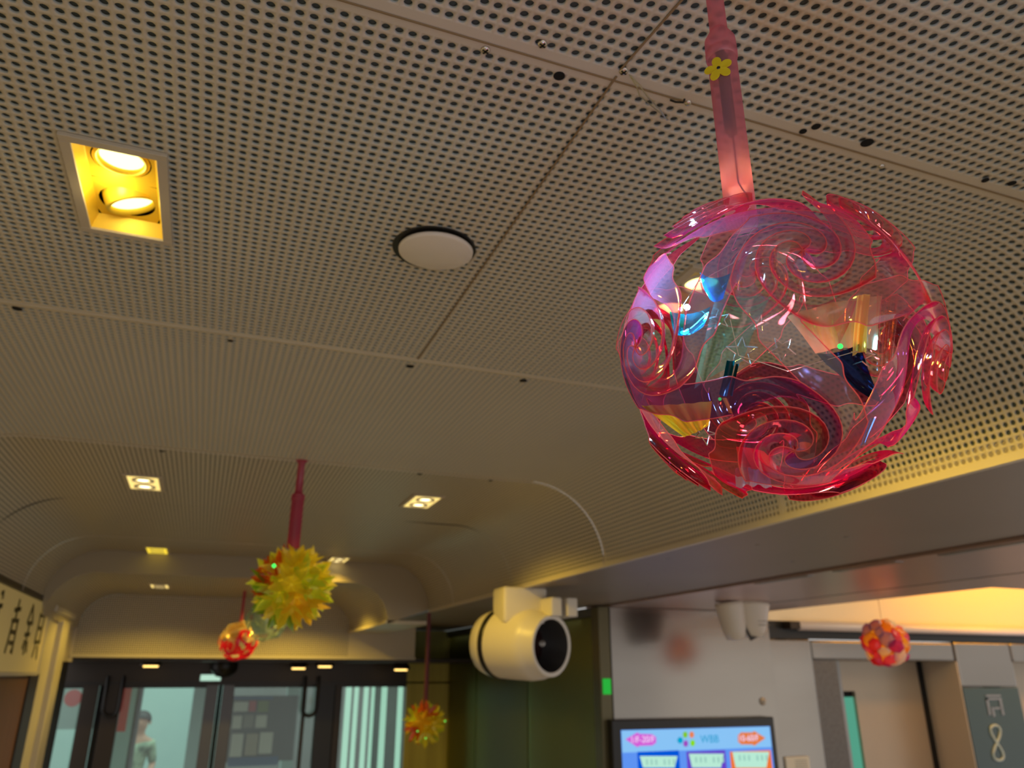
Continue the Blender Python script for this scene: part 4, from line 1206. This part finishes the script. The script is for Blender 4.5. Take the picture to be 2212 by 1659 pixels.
E = lambda n_, c_, s_=.8: emis(n_, c_, s_)
plate('screen_panel', E('screen_blue', (.10, .26, .78)), 1341, 1573, 1663, 1790, 0)
plate('header_bar', E('screen_sky', (.22, .48, .80)), 1342, 1574, 1662, 1620, 1)
for nm, (a, b), c_ in (('blue', (1376, 1466), (.0, .08, .60)), ('violet', (1482, 1566), (.12, .05, .50)), ('orange', (1576, 1664), (.75, .16, .03))):
    plate('table_frame', E('screen_' + nm, c_), a, 1622, b, 1790, 1)
    cm = E('screen_mint_' + nm, (.42, .72, .58))
    y0 = {'blue': 1633, 'violet': 1628, 'orange': 1624}[nm]
    pts = [(a + 5, y0), (b - 4, y0), (b - 10, 1658), (a + 12, 1658)]
    MB().prism([P(sx(px, py), YS - .007, sz(px, py)) for px, py in pts][::-1], (0, -.0015, 0)).build('table_sheet', cm, scr)
    for q in range(6):
        xx = a + 18 + q * 10 + (8 if q > 2 else 0)
        plate('table_text_line', E('screen_text_grey_%s%d' % (nm, q), (.28, .52, .45)), xx, y0 + 7, xx + 4, y0 + 19, 4)
arrow = lambda pts, m, nm: MB().prism([P(sx(px, py), YS - .007, sz(px, py)) for px, py in pts], (0, -.002, 0)).build(nm, m, scr)
arrow([(1350, 1597), (1376, 1582), (1380, 1585), (1408, 1586), (1416, 1592), (1416, 1604), (1408, 1610), (1380, 1611), (1376, 1614)], E('screen_magenta', (.58, .10, .60)), 'arrow_badge')
arrow([(1652, 1594), (1628, 1611), (1624, 1608), (1600, 1608), (1593, 1602), (1593, 1588), (1600, 1582), (1624, 1582), (1628, 1579)], E('screen_amber', (.68, .18, .05)), 'arrow_badge')
for px, py, c_, rx in ((1479, 1587, (.20, .50, .02), 5), (1493, 1587, (.70, .20, .08), 5), (1468, 1599, (.0, .32, .55), 6), (1480, 1606, (.30, .06, .45), 5), (1495, 1605, (.22, .62, .01), 5)):
    pts = [P(sx(px + rx * math.cos(t), py + 7 * math.sin(t)), YS - .007, sz(px + rx * math.cos(t), py + 7 * math.sin(t))) for t in np.linspace(0, 2 * math.pi, 15)[:-1]]
    MB().prism(pts, (0, -.002, 0)).build('logo_petal', E('logo_%d' % px, c_), scr)


def text(body, px, py, hpx, m, y, parent, name, align='CENTER'):
    cu = bpy.data.curves.new(name, 'FONT'); cu.body = body; cu.align_x = align; cu.align_y = 'CENTER'
    cu.size = hpx / F_PX * y * S * 1.45; cu.extrude = .0004
    tmp = bpy.data.objects.new(name, cu); COL.objects.link(tmp)
    me = bpy.data.meshes.new_from_object(tmp.evaluated_get(bpy.context.evaluated_depsgraph_get()))
    bpy.data.objects.remove(tmp); me.name = name; me.materials.clear(); me.materials.append(m)
    o = bpy.data.objects.new(name, me); COL.objects.link(o)
    o.rotation_euler = (math.pi / 2, 0, 0); o.location = P(dx(px, py, y), y, dz(px, py, y)) - parent.location; o.parent = parent
    return o


tw = E('screen_white', (.80, .62, .85)); tc_ = E('screen_teal', (.0, .30, .55))
text('1/F-20/F', 1388, 1598, 13, tw, YS - .014, scr, 'screen_text')
text('WBB', 1533, 1597, 16, tc_, YS - .014, scr, 'screen_text')
text('10-60/F', 1617, 1595, 13, tw, YS - .014, scr, 'screen_text')

# white notice and lift floor number
npos = at_px(1718, 1648, YL - .01)
nt_ = empty('notice_plate', P(*npos), 'small cream notice plate with printed lines on the steel lift jamb', 'notice')
bevel(MB().box(P(dx(1692, 1640, YL), YL - .03, npos.z - .2), P(dx(1744, 1640, YL), YL - .001, dz(1718, 1634, YL))).build('plate', M['paper'], nt_), .004)
for q in range(5):
    z = dz(1718, 1641 + q * 5, YL)
    MB().box(P(dx(1712, 1640, YL), YL - .032, z - .006), P(dx(1738, 1640, YL), YL - .03, z)).build('text_line', M['print_grey'], nt_)
jg = [c for c in lw_.children if c.name.startswith('jamb_glass')][0]
pts = []
for k in range(40):
    t = 2 * math.pi * k / 40
    px, py = 2153 + 11 * math.sin(2 * t) * (1 if math.cos(t) < 0 else .95), 1605 - 38 * math.cos(t)
    px += -(py - 1605) * -.12
    pts.append(P(dx(px, py, YL - .005), YL - .005, dz(px, py, YL - .005)))
MB().tube(pts, .0085, 6, True).build('floor_number', M['etch'], lw_, True)
bt = MB()
for a, b, c, d in ((2128, 1501, 2160, 1505), (2128, 1508, 2162, 1512), (2128, 1508, 2133, 1545), (2146, 1528, 2162, 1532), (2157, 1512, 2162, 1545), (2140, 1528, 2145, 1548)):
    bt.box(P(dx(a, b, YL), YL - .008, dz(a, d, YL)), P(dx(c, b, YL), YL - .001, dz(a, b, YL)))
bt.build('call_symbol', M['steel_dark'], lw_)

# ------------------------------------------------------------------ left sign with brush lettering
sg = empty('wall_sign', P(-1.30, 6.6, .28), 'long cream sign band with brush lettering high on the left wall', 'sign')
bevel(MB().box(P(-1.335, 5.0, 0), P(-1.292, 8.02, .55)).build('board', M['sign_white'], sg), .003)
ubox(-1.335, -1.285, 8.02, 8.22, -.02, .55, 'end_cap', M['post_white'], sg, .002)
ubox(-1.335, -1.285, 5.0, 8.02, -.03, 0.0, 'bottom_edge', M['post_white'], sg, .002)


def stroke(pts, w, y0, sc, parent):
    """one tapering brush stroke; pts in glyph units (u along the wall, v up)"""
    vs_ = []; n = len(pts)
    for i, (u, v) in enumerate(pts):
        a = Vector(pts[min(i + 1, n - 1)]) - Vector(pts[max(i - 1, 0)]); a.normalize(); nn = Vector((-a.y, a.x))
        ww = w * (0.45 + 1.1 * math.sin(math.pi * (i + .6) / (n + .2)))
        for s_ in (-1, 1):
            q = Vector((u, v)) + nn * ww * s_; vs_.append(P(-1.2905, y0 + q.x * sc, .29 + q.y * .21))
    mb = MB(); k = len(vs_)
    vs_ += [v + Vector((.0015, 0, 0)) for v in vs_]
    fs = []
    for i in range(n - 1):
        a = 2 * i; fs += [(a, a + 1, a + 3, a + 2), (k + a, k + a + 2, k + a + 3, k + a + 1), (a, a + 2, k + a + 2, k + a), (a + 1, k + a + 1, k + a + 3, a + 3)]
    mb.add(vs_, fs)
    return mb.build('brush_stroke', M['ink'], parent)


GL = [[[(-.1, .95), (.1, 1.0), (.15, .8)], [(-.3, .55), (.3, .6)], [(0, .6), (0, 0), (-.05, -.8)], [(0, .1), (-.35, -.3), (-.5, -.7)], [(.05, .2), (.3, -.2), (.55, -.75)], [(-.4, .1), (-.1, .2)]],
      [[(-.4, .6), (.4, .7)], [(0, 1), (-.05, .3)], [(-.45, .25), (.45, .3)], [(-.3, .2), (-.45, -.8)], [(.35, .25), (.4, -.8), (.2, -.7)], [(-.2, -.1), (.25, -.1)], [(-.2, -.45), (.25, -.45)]],
      [[(0, 1), (-.4, .3)], [(0, .95), (.45, .3)], [(-.25, .3), (.25, .35)], [(-.4, -.1), (.4, -.05)], [(0, .3), (0, -.8)], [(-.2, -.3), (-.35, -.6)], [(.2, -.3), (.4, -.7)]],
      [[(-.4, .8), (-.45, -.3)], [(-.4, .7), (.4, .75), (.35, -.3)], [(-.35, .25), (.3, .25)], [(-.5, -.3), (.5, -.25)], [(-.2, -.4), (-.4, -.85)], [(.2, -.4), (.45, -.9)]]]
for g, (y0, sc) in zip(GL, ((6.15, .26), (6.72, .26), (7.25, .25), (7.72, .24))):
    for pts in g: stroke(pts, .06, y0, sc, sg)

# ------------------------------------------------------------------ entrance fittings and the street outside
ms = P(*at_px(484, 1446, 10.7))
mo = empty('motion_sensor', ms, 'black dome motion sensor above the middle post of the glass doors', 'sensor')
MB().lathe([(.0001, -.055), (.05, -.045), (.085, -.01), (.09, .02), (.085, .05)], 22, Matrix.Translation(ms)).build('dome', M['black'], mo, True)
MB().lathe([(.096, .05), (.096, .06), (.0001, .06)], 22, Matrix.Translation(ms)).build('base_plate', M['bronze'], mo, True)
el = P(*at_px(455, 1464, YD - .16))
eo = empty('indicator_lamp', el, 'small glowing teal indicator lamp on the door header', 'lamp')
MB().box(el - Vector((.066, .006, .020)), el + Vector((.066, .006, .020))).build('lit_face', M['teal_lit'], eo)
bevel(MB().box(el + Vector((-.075, .006, -.027)), el + Vector((.075, .03, .027))).build('casing', M['grey_alu'], eo), .004)

tubes = [(753, 740, 12), (770, 759, 9), (791, 782, 10), (806, 799, 7), (830, 821, 12), (865, 858, 11)]
order = ['first', 'second', 'third', 'fourth', 'fifth', 'last']
for (pt, pb, wpx), od in zip(tubes, order):
    y = YD + .35; x = dx(pt, 1500, y); zt_ = dz(pt, 1489, y); r = wpx / F_PX * y * .5
    t = empty('tube_light', P(x, y, ZF), 'upright glowing pale green tube behind the glass, %s from the dark door post' % od, 'light', 'upright tube lights beside the entrance')
    MB().lathe([(r * S, 0), (r * S, (zt_ - ZF) * S), (r * .6 * S, (zt_ - ZF + .03) * S), (.0001, (zt_ - ZF + .035) * S)], 12, Matrix.Translation(P(x, y, ZF + .05))).build('lit_tube', M['teal_lit'], t, True)
    MB().lathe([(r * 1.5 * S, 0), (r * 1.5 * S, .05 * S), (r * S, .06 * S)], 12, Matrix.Translation(P(x, y, ZF))).build('socket', M['grey_alu'], t, True)

street = ubox(-16, 18, 16, 34, ZF - .41, ZF - .36, 'pavement', M['street_dark'], kind='structure')
wo = empty('wall_street', P(0, 22, 0), kind='structure')
ubox(-12, 1.0, 27, 27.3, ZF - .4, 5, 'facade_panel', M['street_wall'], wo)
ubox(1.02, 12, 26.6, 27.3, ZF - .4, 5, 'facade_panel', M['street_dark'], wo)
yb = 15.5
ubox(dx(228, 1500, yb), dx(286, 1560, yb), yb, yb + .3, ZF, 1.5, 'street_pier', M['street_wall'], wo)
ubox(dx(286, 1500, yb), dx(298, 1560, yb), yb + .05, yb + .3, ZF, 1.5, 'street_pier', M['street_dark'], wo)
ubox(dx(418, 1500, yb), dx(436, 1560, yb), yb, yb + .3, ZF, 1.5, 'street_pier', M['street_wall'], wo)
ubox(dx(622, 1500, yb), dx(640, 1560, yb), yb, yb + .3, ZF, 1.5, 'street_pier', M['street_wall'], wo)
# notice board with papers behind the right door
yn = 14.2
nb = empty('notice_board', P(dx(560, 1560, yn), yn, dz(560, 1600, yn)), 'grey notice board with white papers seen through the right glass door', 'board')
ubox(dx(492, 1560, yn), dx(640, 1560, yn), yn, yn + .06, dz(560, 1645, yn), dz(560, 1503, yn), 'backing', M['street_dark'], nb)
pp = [(505, 1516, 536, 1537, 'paper'), (538, 1514, 553, 1537, 'poster_red'), (557, 1514, 580, 1538, 'poster_green'), (502, 1546, 522, 1574, 'paper'), (526, 1544, 548, 1572, 'print_grey'), (552, 1545, 576, 1572, 'paper'),
      (498, 1585, 524, 1635, 'paper'), (530, 1585, 556, 1632, 'beige_metal'), (560, 1582, 588, 1628, 'paper'), (505, 1505, 590, 1511, 'poster_blue'), (492, 1637, 600, 1656, 'poster_blue')]
for a, b, c, d, m in pp:
    ubox(dx(a, (b + d) / 2, yn), dx(c, (b + d) / 2, yn), yn - .02, yn, dz(a, d, yn), dz(a, b, yn), 'paper_sheet' if m != 'poster_blue' else 'blue_strip', M[m], nb)
rp_ = P(*at_px(158, 1508, 14.5))
rs = empty('street_poster', rp_, 'pale poster with a red spot seen through the narrow left pane', 'poster')
MB().box(rp_ + Vector((-.22, 0, -.25)), rp_ + Vector((.22, .02, .22))).build('sheet', M['street_wall'], rs)
MB().lathe([(.0001, .004), (.07, .003), (.07, 0)], 16, along(rp_, (0, -1, 0))).build('red_spot', M['poster_red'], rs)
bn = P(*at_px(272, 1512, 14.6))
bo = empty('hanging_banner', bn, 'narrow red banner edge outside beside the left door handle', 'banner')
MB().box(bn + Vector((-.035, 0, -.26)), bn + Vector((.035, .02, .26)), ).build('cloth', M['poster_red'], bo)

# person outside
yp = 20.0
pc = at_px(300, 1530, yp)
pr = empty('person', P(pc.x, yp, ZF - .36), 'person in a green patterned shirt and khaki trousers standing outside the left door', 'person')
Hh = 1.66


def skin_body(name, verts, edges, radii, m, parent, lvl=2):
    me = bpy.data.meshes.new(name); me.from_pydata(verts, edges, []); me.materials.append(m)
    o = bpy.data.objects.new(name, me); COL.objects.link(o); o.parent = parent
    sk = o.modifiers.new('skin', 'SKIN'); sk.use_smooth_shade = True
    for i, r in enumerate(radii): me.skin_vertices[0].data[i].radius = (r, r * .85)
    me.skin_vertices[0].data[0].use_root = True
    ss = o.modifiers.new('sub', 'SUBSURF'); ss.levels = lvl; ss.render_levels = lvl
    return o


bv = [(0, 0, .92), (.01, -.01, 1.08), (.02, -.02, 1.24), (.035, -.03, 1.37), (.05, -.05, 1.44), (.06, -.07, 1.50), (.065, -.09, 1.58), (.06, -.07, 1.66),
      (.20, -.02, 1.34), (.25, .02, 1.10), (.20, -.16, .96), (.14, -.26, .94), (-.13, -.04, 1.34), (-.19, -.03, 1.10), (-.12, -.18, .98), (-.04, -.26, 1.0),
      (.09, 0, .86), (.10, -.02, .50), (.10, .02, .08), (.11, -.12, .04), (-.09, 0, .86), (-.10, .0, .50), (-.11, .06, .08), (-.12, -.08, .04)]
be = [(0, 1), (1, 2), (2, 3), (3, 4), (4, 5), (5, 6), (6, 7), (3, 8), (8, 9), (9, 10), (10, 11), (3, 12), (12, 13), (13, 14), (14, 15), (0, 16), (16, 17), (17, 18), (18, 19), (0, 20), (20, 21), (21, 22), (22, 23)]
brd = [.14, .13, .145, .13, .06, .065, .095, .07, .062, .048, .036, .03, .062, .048, .036, .03, .085, .06, .042, .035, .085, .06, .042, .035]
skin_body('body', bv, be, brd, M['skin'], pr)
tv = [0, 1, 2, 3, 8, 9, 12, 13]
mp_ = {k: i for i, k in enumerate(tv)}
skin_body('shirt', [bv[k] for k in tv], [(mp_[a], mp_[b]) for a, b in be if a in mp_ and b in mp_], [brd[k] * 1.16 + .006 for k in tv], M['shirt'], pr)
tv2 = [0, 16, 17, 18, 20, 21, 22]; mp2 = {k: i for i, k in enumerate(tv2)}
skin_body('trousers', [bv[k] for k in tv2], [(mp2[a], mp2[b]) for a, b in be if a in mp2 and b in mp2], [brd[k] * 1.15 + .008 for k in tv2], M['khaki'], pr)
MB().lathe([(.0001, .105)] + [(.108 * math.cos(t), .108 * math.sin(t)) for t in np.linspace(1.3, -.15, 8)], 16, Matrix.Translation((.06, -.06, 1.605)) @ Matrix.Rotation(-.35, 4, 'X')).build('hair', M['hair'], pr, True, world=False)
for ex in (-.032, .032):
    MB().lathe([(.0001, .008), (.009, .0), (.0001, -.008)], 8, Matrix.Translation((.065 + ex, -.178, 1.585))).build('eye', M['hair'], pr, True, world=False)
MB().lathe([(.0001, .03), (.012, .0), (.0001, -.02)], 8, Matrix.Translation((.065, -.19, 1.56)) @ Matrix.Rotation(.2, 4, 'X')).build('nose', M['skin'], pr, True, world=False)
for ex in (-.093, .093):
    MB().lathe([(.0001, .03), (.014, .0), (.0001, -.03)], 8, Matrix.Translation((.065 + ex, -.085, 1.575))).build('ear', M['skin'], pr, True, world=False)

# ------------------------------------------------------------------ remaining lamps and unseen fills
area('lobby_cove_lamp', P(8.8, 5.5, 1.22), (1.8, .15), LOBBY_W, (1.0, .42, .01), P(8.8, 6.6, .95))
area('lobby_added_fill', P(5.6, 4.3, 1.1), (.8, .3), 2.6, (1.0, .80, .48), P(6.2, 6.6, .6))  # unseen fill added to pale the left of the coffer
area('lobby_soft_fill', P(7.2, 3.2, -.2), (1.6, 1.6), 1.8, (1.0, .88, .74), P(6.4, 6.6, -.3))  # unseen soft light aimed at the lift wall
area('street_daylight', P(0, 19, 4.8), (5, 3), STREET_W, (.70, .95, .90), P(0, 26, -.5))
